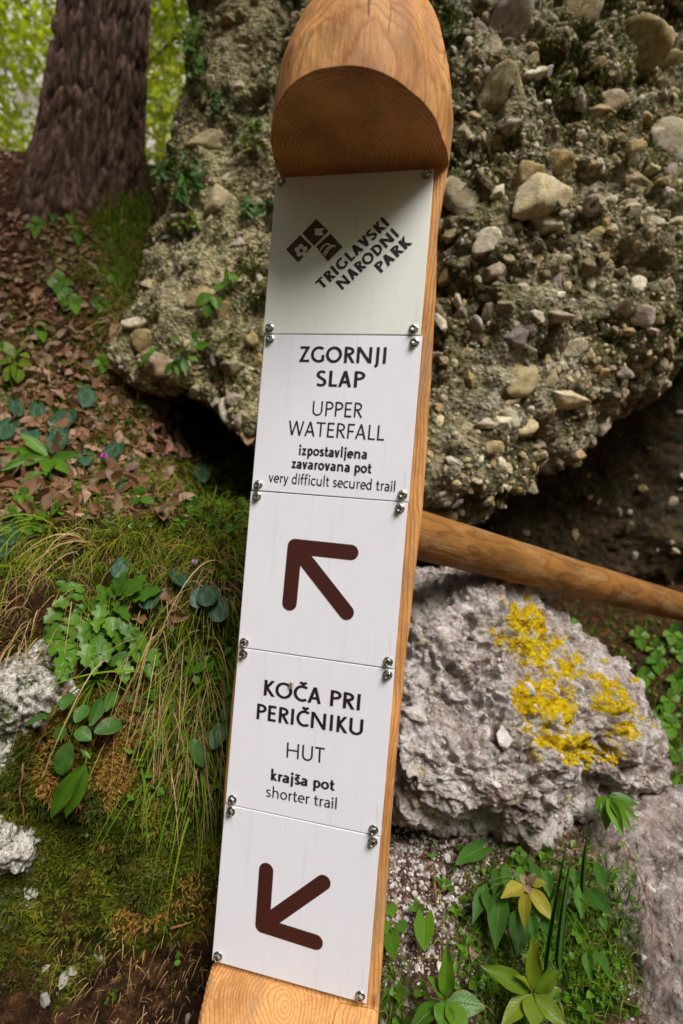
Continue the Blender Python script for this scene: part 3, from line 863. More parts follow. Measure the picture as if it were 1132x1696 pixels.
# pale crusted rocks sticking out of the mossy bank
def small_rock(name, pts, depth, cpx, label, seed):
    ctrl = [at(x, y, dd) for (x, y, dd) in pts]
    V, Fc = blob(at(*cpx), ctrl, 6, 0.4, 0.15)
    N = vnormals(V, Fc)
    f1, f2 = worley(V * 75, seed)
    V = V + N * (0.018 * fbm(V * 18, 3, seed) + 0.012 * (0.45 - f1) + 0.010 * fbm(V * 70, 2, seed + 3))[:, None]
    b0 = at(cpx[0], cpx[1] + 60, cpx[2])
    e = rock_thing(name, b0, V, Fc, M['crust_rock'])
    tag(e, label, 'rock')
    BVH[name + str(seed)] = BVHTree.FromPolygons(V.tolist(), Fc.tolist())
    return e
def hd(x, y, o):
    h = hit(x, y)
    return (x, y, (h[0][1] if h else 0.8) + o)
small_rock('crusted_rock', [hd(-60, 1130, 0.0), hd(0, 1105, -0.02), hd(50, 1062, 0.0), hd(84, 1048, 0.0), hd(78, 1100, -0.015), hd(118, 1112, 0.0), hd(128, 1135, 0.0), hd(95, 1190, 0.0), hd(40, 1205, -0.02), hd(10, 1265, 0.0), hd(-50, 1280, -0.01), hd(30, 1150, -0.045), hd(60, 1120, -0.04), hd(-60, 1200, -0.04), hd(40, 1150, 0.08)], 0, hd(25, 1155, 0.02), 'white crusted rock poking out of the mossy bank at the left edge', 301)
small_rock('crusted_rock', [hd(-50, 1370, 0.0), hd(10, 1350, 0.0), hd(48, 1358, 0.0), hd(66, 1400, 0.0), hd(50, 1440, 0.0), hd(10, 1440, 0.0), hd(-50, 1440, 0), hd(25, 1400, -0.03), hd(-20, 1400, -0.03), hd(20, 1400, 0.06)], 0, hd(18, 1400, 0.02), 'small white crusted rock low in the moss, below the larger one', 302)
# ------------------------------------------------------------------ signpost
YAW = math.radians(11.82)
S0 = np.array([-0.0195, 0.6323, H - 0.0811])          # centre of the five plates, on their front face
BASE_Z = -0.80                                        # foot of the post below that centre
EX = np.array([math.cos(YAW), -math.sin(YAW), 0.0])
EN = np.array([-math.sin(YAW), -math.cos(YAW), 0.0])
post = empty('signpost', (S0[0], S0[1], S0[2] + BASE_Z), -YAW)
tag(post, 'carved wooden signpost with five white trail plates bolted to its flat face', 'signpost')
LP = np.array([0, 0, -BASE_Z])                        # sign centre in the post's own frame

FACE = 0.0045
AX = 0.000                                           # log axis lies in front of the cut face
path = []                                             # (z, face position, radius)
def rad_of(z):
    return float(np.interp(z, [-0.9, -0.6, -0.3, 0.0, 0.3, 0.5, 0.56, 0.61, 0.66, 0.70, 0.735, 0.755, 0.762], [0.106, 0.106, 0.108, 0.1085, 0.1080, 0.1045, 0.1045, 0.098, 0.084, 0.064, 0.038, 0.015, 0.001]))
for z in np.linspace(-0.80, -0.66, 14): path.append((z, -0.2))
for f in np.linspace(0, 1, 26): path.append((-0.655 + 0.148 * (1 - (1 - f) ** 1.6), -0.155 + (FACE + 0.155) * f ** 0.8))
for z in np.linspace(-0.503, 0.502, 150): path.append((z, FACE))
for f in np.linspace(0.03, 1, 30): path.append((0.506 + 0.006 * f, FACE - 0.150 * f))
for z in np.linspace(0.516, 0.762, 60): path.append((z, -0.2))
path = np.array(path)
NT_ = 200
th = np.linspace(0, 2 * math.pi, NT_, endpoint=False)
dx, dy = np.cos(th), np.sin(th)
oy = 0.035                                            # interior point of every section
rows = []
for (z, fc) in path:
    top = max(0.0, min(1.0, (z - 0.52) / 0.22))
    R = rad_of(z)
    cxx = 0.0055 + 0.003 * math.sin(z * 9 + 0.5) + 0.0045 * max(0.0, min(1.0, (z - 0.42) / 0.10))
    ayy = AX + 0.035 * top ** 1.5
    o_y = min(oy, ayy + R * 0.5) if z > 0.515 else oy
    ox, oyy = cxx, o_y
    q = np.stack([dx * 1.3, dy * 1.3, np.full(NT_, z * 3.0)], 1)
    Rn = R * (1 + 0.022 * fbm(q * 2 + 5, 3, 81) + 0.012 * fbm(np.stack([dx * 5, dy * 5, np.full(NT_, z * 14)], 1), 2, 83))
    if 0.44 < z < 0.62:
        Rn = Rn * (1 + 0.03 * np.exp(-((th - 0.05) % (2 * math.pi) - 6.0) ** 2 / 0.08) * math.sin((z - 0.44) / 0.18 * math.pi))
    ky = 0.76                                        # sections are a little deeper than wide
    qa = dx * dx + (dy * ky) ** 2
    b = dy * ky * (oyy - ayy) * ky
    cc = ((oyy - ayy) * ky) ** 2 - Rn ** 2
    tdisc = (-b + np.sqrt(np.maximum(b * b - qa * cc, 1e-9))) / qa
    tpl = np.where(dy < -1e-3, (fc - oyy) / np.minimum(dy, -1e-3), 9.0)
    tpl = np.where(tpl <= 0, 1e-3, tpl)
    tm = np.minimum(tdisc, tpl)
    k_ = 0.005
    h_ = np.clip(0.5 + 0.5 * (tpl - tdisc) / k_, 0, 1)
    sm = tpl * (1 - h_) + tdisc * h_ - k_ * h_ * (1 - h_)
    tm = np.where(np.abs(fc) < 0.1, np.minimum(tm, sm), tm)
    rows.append(np.stack([ox + dx * tm, oyy + dy * tm, np.full(NT_, z)], 1))
V = np.concatenate(rows) + LP
n0 = len(V)
V = np.concatenate([V, [[0, 0.02, path[0, 0] + LP[2]], [0.004, 0.0, 0.763 + LP[2]]]])
Fq = grid_faces(len(path), NT_, True)
me = mk_mesh('post_body', V, Fq)
obj('post_body', me, M['post_wood'], post)

# --- stroke lettering -------------------------------------------------
def arc(cx, cy, rx, ry, a0, a1, n=18):
    a = np.radians(np.linspace(a0, a1, n))
    return [(cx + rx * math.cos(q), cy + ry * math.sin(q)) for q in a]

def ribbon(pts, w, closed=False):
    P = np.array(pts, float)
    keep = [0] + [i for i in range(1, len(P)) if np.linalg.norm(P[i] - P[i - 1]) > 1e-5]
    P = P[keep]
    n = len(P)
    d = nrm(P[1:] - P[:-1])
    V = []
    for i in range(n):
        if closed:
            a, b = d[(i - 1) % (n - 1)], d[i % (n - 1)]
        else:
            a, b = d[max(i - 1, 0)], d[min(i, n - 2)]
        na, nb = np.array([-a[1], a[0]]), np.array([-b[1], b[0]])
        m = nrm(na + nb)
        s = 1 / max(0.5, m @ na)
        V += [P[i] + m * s * w / 2, P[i] - m * s * w / 2]
    Fc = [[2 * i, 2 * i + 1, 2 * i + 3, 2 * i + 2] for i in range(n - 1)]
    return np.array(V), np.array(Fc)

def glyph(ch, w):
    """(advance, strokes); stroke = ('s', p0, p1) slanted bar cut level, or ('c', pts) ribbon"""
    h = w / 2
    L = 0.085 + h
    S = lambda x0, y0, x1, y1: ('s', (x0, y0), (x1, y1))
    C = lambda p: ('c', p)
    bar = lambda x0, x1, y: ('c', [(x0, y), (x1, y)])
    X = 0.68
    car = lambda cx, y: ('c', [(cx - 0.15, y + 0.17), (cx, y + 0.06), (cx + 0.15, y + 0.17)])
    if ch == ' ': return 0.27, []
    if ch == 'I': return 2 * L, [S(L, 0, L, 1)]
    if ch == 'L': return 0.50, [S(L, 0, L, 1), bar(L, 0.49, h)]
    if ch == 'E': return 0.55, [S(L, 0, L, 1), bar(L, 0.51, h), bar(L, 0.47, 0.52), bar(L, 0.50, 1 - h)]
    if ch == 'F': return 0.51, [S(L, 0, L, 1), bar(L, 0.46, 0.49), bar(L, 0.49, 1 - h)]
    if ch == 'T': return 0.58, [S(0.29, 0, 0.29, 1), bar(0.01, 0.57, 1 - h)]
    if ch == 'H': return 0.62 + 2 * L, [S(L, 0, L, 1), S(0.62 + L, 0, 0.62 + L, 1), bar(L, 0.62 + L, 0.52)]
    if ch == 'N': return 0.60 + 2 * L, [S(L, 0, L, 1), S(0.6 + L, 0, 0.6 + L, 1), S(L, 1, 0.6 + L, 0)]
    if ch == 'U': return 0.52 + 2 * L, [C([(L, 1), (L, 0.34)] + arc(L + 0.26, 0.34, 0.26, 0.34 - h + 0.01, 180, 360) + [(L + 0.52, 1)])]
    if ch == 'J': return 2 * L + 0.02, [C([(L + 0.02, 1), (L + 0.02, 0.02)] + arc(L - 0.13, 0.0, 0.15, 0.2, 0, -75, 10))]
    if ch == 'P': return 0.57, [S(L, 0, L, 1), C([(L, 1 - h), (0.27, 1 - h)] + arc(0.27, 0.72, 0.25, 0.28 - h, 90, -90) + [(L, 0.44 + h)])]
    if ch == 'R': return 0.60, [S(L, 0, L, 1), C([(L, 1 - h), (0.26, 1 - h)] + arc(0.26, 0.73, 0.24, 0.27 - h, 90, -90) + [(L, 0.46 + h)]), S(0.27, 0.46 + h, 0.545, 0)]
    if ch == 'D': return 0.74, [S(L, 0, L, 1), C([(L, 1 - h), (0.26, 1 - h)] + arc(0.26, 0.5, 0.43 - h / 2, 0.5 - h, 90, -90, 26) + [(L, h)])]
    if ch == 'O': return 0.84, [C(arc(0.42, 0.5, 0.37 - h / 2, 0.51 - h, 0, 360, 40))]
    if ch in 'CČ': return 0.66, [C(arc(0.43, 0.5, 0.37 - h / 2, 0.51 - h, 52, 308, 32))] + ([car(0.45, 1.03)] if ch == 'Č' else [])
    if ch == 'G': return 0.76, [C(arc(0.43, 0.5, 0.37 - h / 2, 0.51 - h, 52, 300, 32) + [(0.66, 0.09)]), S(0.645, 0.08, 0.645, 0.46)]
    if ch == 'S': return 0.52, [C([(0.43, 0.90)] + arc(0.27, 0.745, 0.185, 0.265 - h, 62, 215, 14) + [(0.20, 0.56), (0.32, 0.47)] + arc(0.25, 0.265, 0.195, 0.275 - h, 42, -128, 16) + [(0.06, 0.09)])]
    if ch == 'Z': return 0.58, [bar(0.05, 0.53, 1 - h), bar(0.04, 0.55, h), S(0.04 + w * 0.62, h, 0.535 - w * 0.62, 1 - h)]
    if ch == 'A': return 0.66, [S(0.02 + h, 0, 0.33, 1), S(0.64 - h, 0, 0.33, 1), bar(0.15, 0.51, 0.31)]
    if ch == 'V': return 0.62, [S(0.02 + h, 1, 0.31, 0), S(0.60 - h, 1, 0.31, 0)]
    if ch == 'W': return 0.98, [S(0.02 + h, 1, 0.26, 0), S(0.26, 0, 0.49, 1), S(0.49, 1, 0.72, 0), S(0.96 - h, 1, 0.72, 0)]
    if ch == 'K': return 0.60, [S(L, 0, L, 1), S(L + h * 0.6, 0.50, 0.50, 1), S(L + h * 0.8, 0.52, 0.55, 0)]
    # lower case
    if ch == 'i': return 2 * L - 0.03, [S(L - 0.015, 0, L - 0.015, X), C(arc(L - 0.015, 0.90, 0.03, 0.03, 0, 360, 12))]
    if ch == 'j': return 2 * L - 0.03, [C([(L - 0.015, X), (L - 0.015, -0.10)] + arc(L - 0.115, -0.10, 0.10, 0.16, 0, -70, 8)), C(arc(L - 0.015, 0.90, 0.03, 0.03, 0, 360, 12))]
    if ch == 'l': return 2 * L - 0.03, [S(L - 0.015, 0, L - 0.015, 1.06)]
    if ch == 'z': return 0.44, [bar(0.04, 0.41, X - h), bar(0.03, 0.42, h), S(0.03 + w * 0.7, h, 0.41 - w * 0.7, X - h)]
    if ch == 'v': return 0.49, [S(0.01 + h, X, 0.245, 0), S(0.48 - h, X, 0.245, 0)]
    if ch == 'y': return 0.49, [S(0.01 + h, X, 0.245, 0), C([(0.48 - h, X), (0.245, -0.02), (0.18, -0.18), (0.06, -0.24)])]
    if ch == 'k': return 0.50, [S(L, 0, L, 1.06), S(L + h * 0.6, 0.33, 0.42, X), S(L + h * 0.7, 0.35, 0.46, 0)]
    if ch == 'o': return 0.58, [C(arc(0.29, X / 2, 0.245 - h / 2, X / 2 + 0.01 - h, 0, 360, 32))]
    if ch == 'c': return 0.46, [C(arc(0.29, X / 2, 0.245 - h / 2, X / 2 + 0.01 - h, 50, 310, 24))]
    if ch == 'e': return 0.53, [C([(0.07, 0.34), (0.475, 0.36)] + arc(0.28, 0.36, 0.205, X - 0.36 - h + 0.01, 0, 180, 16) + arc(0.29, X / 2, 0.225, X / 2 + 0.01 - h, 190, 305, 14))]
    if ch in 'sš': return 0.42, [C([(0.345, X - 0.09)] + arc(0.215, X * 0.745, 0.14, X * 0.265 - h, 60, 215, 10) + [(0.20, X * 0.53)] + arc(0.20, X * 0.265, 0.15, X * 0.275 - h, 45, -128, 12) + [(0.05, 0.07)])] + ([car(0.215, X + 0.05)] if ch == 'š' else [])
    if ch == 't': return 0.36, [C([(0.15, 0.90), (0.15, 0.18)] + arc(0.27, 0.16, 0.12, 0.16 - h, 180, 275, 8) + [(0.34, h + 0.02)]), bar(0.02, 0.33, X - h)]
    if ch == 'f': return 0.34, [C([(0.14, 0), (0.14, 0.86)] + arc(0.26, 0.88, 0.12, 0.19 - h, 180, 85, 8) + [(0.33, 1.06 - h)]), bar(0.01, 0.31, X - h)]
    if ch == 'r': return 0.38, [S(L, 0, L, X), C([(L, 0.42)] + arc(L + 0.19, 0.42, 0.19, X - h - 0.42, 180, 80, 10))]
    if ch == 'n': return 0.40 + 2 * L - 0.02, [S(L, 0, L, X), C([(L, 0.40)] + arc(L + 0.19, 0.42, 0.19, X - h - 0.41, 180, 0, 16) + [(L + 0.38, 0)])]
    if ch == 'h': return 0.40 + 2 * L - 0.02, [S(L, 0, L, 1.06), C([(L, 0.40)] + arc(L + 0.19, 0.42, 0.19, X - h - 0.41, 180, 0, 16) + [(L + 0.38, 0)])]
    if ch == 'u': return 0.40 + 2 * L - 0.02, [S(L + 0.38, 0, L + 0.38, X), C([(L, X)] + arc(L + 0.19, 0.26, 0.19, 0.26 - h, 180, 360, 16) + [(L + 0.38, 0.3)])]
    if ch == 'a': return 0.50, [C([(0.08, X - 0.09)] + arc(0.22, X - 0.20, 0.17, 0.21 - h, 110, 0, 10) + [(0.39, 0)]), C([(0.39, 0.40)] + arc(0.22, 0.20, 0.15, 0.20 - h + 0.01, 100, 300, 14) + [(0.39, 0.16)])]
    if ch == 'p': return 0.57, [S(L, -0.30, L, X), C(arc(0.31, X / 2, 0.225 - h / 2, X / 2 + 0.01 - h, 165, -165, 28))]
    if ch == 'd': return 0.57, [S(0.57 - L, 0, 0.57 - L, 1.06), C(arc(0.26, X / 2, 0.225 - h / 2, X / 2 + 0.01 - h, 15, 345, 28))]
    return 0.4, []

def sign_xy(px, py):
    """point of the sign plane (metres from the plates' centre) behind photograph pixel px, py"""
    d = at(px, py, 1.0) - CAM
    t_ = ((S0 - CAM) @ EN) / (d @ EN)
    q = CAM + d * t_ - S0
    return np.array([q @ EX, q[2]])

def flat_mesh(name, polys, org):
    """polys: list of (V2, faces); laid on the plate, each stroke a hair above the last"""
    V, Fs, n = [], [], 0
    for k, (v, f) in enumerate(polys):
        z = np.full(len(v), -0.00035 - 0.00004 * (k % 7))
        V.append(np.stack([v[:, 0] - org[0], z, v[:, 1] - org[1]], 1))
        Fs += [[i + n for i in q] for q in f]
        n += len(v)
    me = bpy.data.meshes.new(name)
    me.from_pydata(np.concatenate(V).tolist(), [], Fs)
    me.update()
    return me

def text_polys(txt, p0, p1, cap, w, track=0.0):
    """txt on the baseline from sign point p0 (left end of ink) to p1 (right end)"""
    x, gl = 0.0, []
    for i, ch in enumerate(txt):
        adv, st = glyph(ch, w)
        gl.append((x, st))
        x += adv + track
    polys = []
    allx = []
    for (gx, st) in gl:
        for s in st:
            if s[0] == 's':
                (x0, y0), (x1, y1) = s[1], s[2]
                hw = 0.5 * w * math.hypot(x1 - x0, y1 - y0) / abs(y1 - y0)
                hw = min(hw, w * 0.78)
                v = np.array([(gx + x0 - hw, y0), (gx + x0 + hw, y0), (gx + x1 + hw, y1), (gx + x1 - hw, y1)])
                f = [[0, 1, 2, 3]]
            else:
                v, f = ribbon(s[1], w)
                v = v + np.array([gx, 0])
                f = f.tolist()
            polys.append((v, f))
            allx += [v[:, 0].min(), v[:, 0].max()]
    a, b = min(allx), max(allx)
    p0, p1 = np.array(p0), np.array(p1)
    d = p1 - p0
    L = np.linalg.norm(d)
    d /= L
    up = np.array([-d[1], d[0]])
    out = []
    for v, f in polys:
        q = p0 + np.outer((v[:, 0] - a) / (b - a) * L, d) + np.outer(v[:, 1] * cap, up)
        # keep every face turned to the viewer
        out.append((q, f))
    return out

PXM = 0.2 / 265.0
plates = []
offs = [(-0.0016, 0.0), (0.0008, 0.0), (0.0, 0.0), (0.0006, 0.0), (0.0, 0.0)]
pw, ph, pt = 0.1992, 0.1988, 0.003
bm = bmesh.new()
bmesh.ops.create_cube(bm, size=1.0)
for v in bm.verts:
    v.co = (v.co.x * pw, v.co.y * pt, v.co.z * ph)
bmesh.ops.bevel(bm, geom=[e for e in bm.edges], offset=0.0006, segments=2, affect='EDGES', profile=0.5)
plate_me = bpy.data.meshes.new('sign_plate')
bm.to_mesh(plate_me)
bm.free()
plate_me_g = plate_me.copy()
plate_me.materials.append(M['plate_white'])
plate_me_g.materials.append(M['plate_shaded'])
# flanged hex bolt, axis along -Y
Jb = Join()
prof = [(0.0, 0.0), (0.0058, 0.0), (0.0060, 0.0006), (0.0056, 0.0013), (0.0046, 0.0018)]
nseg = 24
ang = np.linspace(0, 2 * math.pi, nseg, endpoint=False)
Vb = np.concatenate([np.stack([r_ * np.cos(ang), np.full(nseg, -y_), r_ * np.sin(ang)], 1) for r_, y_ in prof])
Jb.add(Vb, grid_faces(len(prof), nseg, True))
hexr = 0.0043 * math.cos(math.pi / 6) / np.cos((ang % (math.pi / 3)) - math.pi / 6)
prof = [(1.0, 0.0016), (1.0, 0.0052), (0.90, 0.0060), (0.62, 0.0062), (0.55, 0.0054), (0.20, 0.0050), (0.0, 0.0050)]
Vb = np.concatenate([np.stack([k_ * (hexr if k_ > 0.7 else 0.0042) * np.cos(ang), np.full(nseg, -y_), k_ * (hexr if k_ > 0.7 else 0.0042) * np.sin(ang)], 1) for k_, y_ in prof])
Jb.add(Vb, grid_faces(len(prof), nseg, True))
bolt_me = Jb.mesh('bolt', False)
bolt_me.materials.append(M['steel'])
PLN = ['top plate toned as shaded, with the brown park emblem', 'white plate reading upper waterfall', 'white plate with an arrow up to the left', 'white plate reading hut', 'white plate with an arrow down to the left']
for i in range(5):
    ctr = np.array([offs[i][0], 0.0, 0.4 - 0.2 * i])
    p = obj('sign_plate', plate_me_g if i == 0 else plate_me, None, post)
    p.location = LP + ctr + np.array([0, pt / 2, 0])
    p.rotation_euler = (0, random.uniform(-0.002, 0.002), 0)
    p['label'] = PLN[i]
    plates.append((p, ctr))
    for sx in (-1, 1):
        for sz_ in (-1, 1):
            b = obj('bolt', bolt_me, None, p)
            b.location = (sx * (0.0912 + random.uniform(-0.0008, 0.0008)), -pt / 2, sz_ * (0.0922 + random.uniform(-0.001, 0.001)))
            b.scale = (1.0, 1.0, 1.0)
            b.rotation_euler = (random.uniform(-0.05, 0.05), random.uniform(0, 1.05), random.uniform(-0.05, 0.05))

def on_plate(i, name, polys, mat):
    p, ctr = plates[i]
    me = flat_mesh(name, polys, (ctr[0], ctr[2]))
    o = obj(name, me, mat, p)
    o.location = (0, -pt / 2, 0)
    return o

def line(i, txt, l, r_, cap, w, track=0.0, mat='print_dark'):
    on_plate(i, 'lettering', text_polys(txt, sign_xy(*l), sign_xy(*r_), cap * PXM, w, track), M[mat])

line(1, 'ZGORNJI', (496.1, 598.0), (639.4, 600.6), 26.0, 0.150, 0.02)
line(1, 'SLAP', (523.4, 638.3), (604.4, 640.2), 26.0, 0.150, 0.02)
line(1, 'UPPER', (517.4, 686.6), (600.6, 690.4), 24.0, 0.098, 0.02)
line(1, 'WATERFALL', (477.4, 719.0), (636.6, 728.2), 24.0, 0.098, 0.02)
line(1, 'izpostavljena', (495.0, 752.0), (608.0, 759.0), 17.0, 0.165, 0.02)
line(1, 'zavarovana pot', (483.6, 773.8), (615.8, 782.8), 17.0, 0.165, 0.02)
line(1, 'very difficult secured trail', (445.2, 797.0), (654.6, 812.9), 17.0, 0.105, 0.015)
line(3, 'KOČA PRI', (437.2, 1149.8), (596.4, 1175.2), 26.0, 0.150, 0.02)
line(3, 'PERIČNIKU', (425.3, 1189.0), (601.2, 1217.0), 26.0, 0.150, 0.02)
line(3, 'HUT', (475.0, 1252.6), (537.6, 1262.2), 24.5, 0.100, 0.02)
line(3, 'krajša pot', (449.2, 1290.2), (554.9, 1308.0), 18.0, 0.165, 0.02)
line(3, 'shorter trail', (441.1, 1317.2), (557.9, 1338.2), 18.0, 0.105, 0.015)
line(0, 'TRIGLAVSKI', (450 + 352 / 4.193, 330 + 624 / 4.193), (450 + 822 / 4.193, 330 + 170 / 4.193), 18.5, 0.190, 0.05)
line(0, 'NARODNI', (450 + 492 / 4.193, 330 + 626 / 4.193), (450 + 890 / 4.193, 330 + 247 / 4.193), 18.5, 0.190, 0.05)
line(0, 'PARK', (450 + 762 / 4.193, 330 + 508 / 4.193), (450 + 982 / 4.193, 330 + 299 / 4.193), 18.5, 0.190, 0.05)

def lg(x, y):
    return sign_xy(450 + x / 4.193, 330 + y / 4.193)
def poly(pts):
    v = np.array(pts)
    a = 0.5 * np.sum(v[:, 0] * np.roll(v[:, 1], -1) - v[:, 1] * np.roll(v[:, 0], -1))
    idx = list(range(len(v)))
    return (v, [idx if a > 0 else idx[::-1]])
for sq in ([(102, 342), (200, 242), (282, 322), (185, 432)], [(215, 230), (312, 128), (398, 215), (297, 318)], [(310, 322), (410, 232), (495, 325), (392, 426)]):
    on_plate(0, 'emblem_square', [poly([lg(*q) for q in sq])], M['print_brown'])
fl = []
for k in range(5):
    a = math.radians(90 + 72 * k + 4)
    fl.append(poly([lg(208 + 29 * math.cos(a) + 17.5 * math.cos(b), 352 - 29 * math.sin(a) - 17.5 * math.sin(b)) for b in np.linspace(0, 2 * math.pi, 16, endpoint=False)]))
o = on_plate(0, 'emblem_flower', fl, M['print_white'])
o.location.y -= 0.0006
o = on_plate(0, 'emblem_arrowhead', [poly([lg(*q) for q in [(303, 200), (372, 196), (351, 222), (367, 240), (350, 248), (303, 246)]])], M['print_white'])
o.location.y -= 0.0006
wv = []
for (a, b, c_, e_) in [((340, 352), (366, 306), (392, 300), (405, 312)), ((362, 378), (392, 318), (424, 306), (448, 326)), ((374, 388), (398, 340), (414, 326), (432, 326))]:
    tq = np.linspace(0, 1, 14)[:, None]
    q = (1 - tq) ** 3 * np.array(a) + 3 * (1 - tq) ** 2 * tq * np.array(b) + 3 * (1 - tq) * tq ** 2 * np.array(c_) + tq ** 3 * np.array(e_)
    v, f = ribbon([lg(*z_) for z_ in q], 0.0017)
    wv.append((v, f.tolist()))
o = on_plate(0, 'emblem_water', wv, M['print_white'])
o.location.y -= 0.0006

def arrow(i, org, sc, corner, ends, width):
    q = lambda p: sign_xy(org[0] + p[0] / sc, org[1] + p[1] / sc)
    wd = width / sc * PXM
    c0 = q(corner)
    polys = []
    for e_ in ends:
        e1 = q(e_)
        d = nrm(e1 - c0)
        nn = np.array([-d[1], d[0]])
        a0 = math.atan2(nn[1], nn[0])
        pts = [c0 + wd / 2 * np.array([math.cos(a0 + t_), math.sin(a0 + t_)]) for t_ in np.linspace(0, math.pi, 14)]
        pts += [e1 + wd / 2 * np.array([math.cos(a0 + math.pi + t_), math.sin(a0 + math.pi + t_)]) for t_ in np.linspace(0, math.pi, 14)]
        polys.append(poly(pts))
    on_plate(i, 'arrow', polys, M['print_brown'])
arrow(2, (380, 800), 3.5375, (386, 366), [(714, 402), (354, 698), (687, 752)], 88)
arrow(4, (310, 1330), 3.06, (384, 612), [(403, 335), (652, 697), (691, 396)], 76)

# a small fly sitting on the lettering
q = sign_xy(483, 1133)
fp = S0 + EX * q[0] + np.array([0, 0, q[1]]) + EN * 0.0022
fly = empty('fly', fp, -YAW)
tag(fly, 'tiny brown fly sitting on the hut plate beside its caron', 'insect')
Jf = Join()
D, Fi = ico(3)
for cx_, cz_, r_ in ((0, 0, (0.0014, 0.0013, 0.0024)), (0, 0.0028, (0.0012, 0.0012, 0.0012))):
    Jf.add(D * np.array(r_) + np.array([cx_, 0, cz_]), Fi)
obj('body', Jf.mesh('body'), M['insect'], fly)
for s in (-1, 1):
    a = np.linspace(0, 2 * math.pi, 14, endpoint=False)
    v = np.stack([s * (0.0014 + 0.0010 * np.cos(a)) , np.full(14, -0.0009), -0.0018 + 0.0026 * np.sin(a)], 1)
    mw = bpy.data.meshes.new('wing')
    mw.from_pydata(v.tolist(), [], [list(range(14))])
    obj('wing', mw, M['wing'], fly)
Jl = Join()
for s in (-1, 1):
    for zz in (-0.0012, 0.0003, 0.0016):
        Vt, Ft = tube([(s * 0.0008, 0, zz), (s * 0.0024, -0.0004, zz * 1.4), (s * 0.0034, 0.0021, zz * 1.8)], [0.0002, 0.0002, 0.00015], 5)
        Jl.add(Vt, Ft)
obj('legs', Jl.mesh('legs'), M['insect'], fly)

# ------------------------------------------------------------------ round rail running back to the right
A = at(560, 848, 0.86)
B = at(1128, 1004, 1.62)
LN = np.linalg.norm(B - A)
nz, na = 150, 56
zz = np.linspace(0, LN, nz)
a = np.linspace(0, 2 * math.pi, na, endpoint=False)
RR = []
for z in zz:
    R = 0.0475 - 0.004 * z / LN
    q = np.stack([np.cos(a), np.sin(a), np.full(na, z * 4)], 1)
    rr = R * (1 + 0.030 * fbm(q * 1.3, 3, 91) + 0.010 * fbm(q * 5, 2, 92))
    for (kz, ka, kh) in ((0.35, 4.4, 0.10), (0.52, 3.6, 0.08), (0.72, 4.9, 0.09), (0.2, 3.9, 0.07)):
        rr = rr * (1 + kh * np.exp(-((z - kz * LN) / 0.02) ** 2 - ((a - ka) / 0.35) ** 2))
    RR.append(np.stack([rr * np.cos(a), rr * np.sin(a), np.full(na, z)], 1))
edge = RR[-1].copy(); edge[:, :2] *= 0.93; edge[:, 2] += 0.006
RR.append(edge)
cen = edge.copy(); cen[:, :2] *= 0.0; cen[:, 2] += 0.001
RR.append(cen)
st_ = RR[0].copy(); st_[:, :2] *= 0.0
RR.insert(0, st_)
me = mk_mesh('round_rail', np.concatenate(RR), grid_faces(len(RR), na, True))
rail = obj('round_rail', me, M['rail_wood'])
rail.matrix_world = Matrix.Translation(A) @ Vector(B - A).to_track_quat('Z', 'Y').to_matrix().to_4x4()
tag(rail, 'round weathered wooden rail sloping down to the right behind the signpost', 'rail')
# ------------------------------------------------------------------ trees
def leaf_cloud(name, P, size, seed, flat=0.6):
    r = np.random.default_rng(seed)
    n = len(P)
    nn = nrm(r.normal(size=(n, 3)) + np.array([0, 0, flat]))
    a = nrm(np.cross(nn, r.normal(size=(n, 3))))
    b = np.cross(nn, a)
    L = size * r.uniform(0.7, 1.25, n)[:, None]
    W = L * 0.36
    V = np.stack([P - a * L * 0.5, P + b * W - nn * W * 0.3 - a * L * 0.1, P + a * L * 0.55, P - b * W - nn * W * 0.3 - a * L * 0.1], 1).reshape(-1, 3)
    me = mk_mesh(name, V, np.arange(4 * n).reshape(-1, 4), False)
    tint_attr(me, np.repeat(r.random(n), 4))
    uv_attr(me, np.tile(np.array([(0.5, 0), (1, 0.4), (0.5, 1), (0, 0.4)]), (n, 1)))
    return me

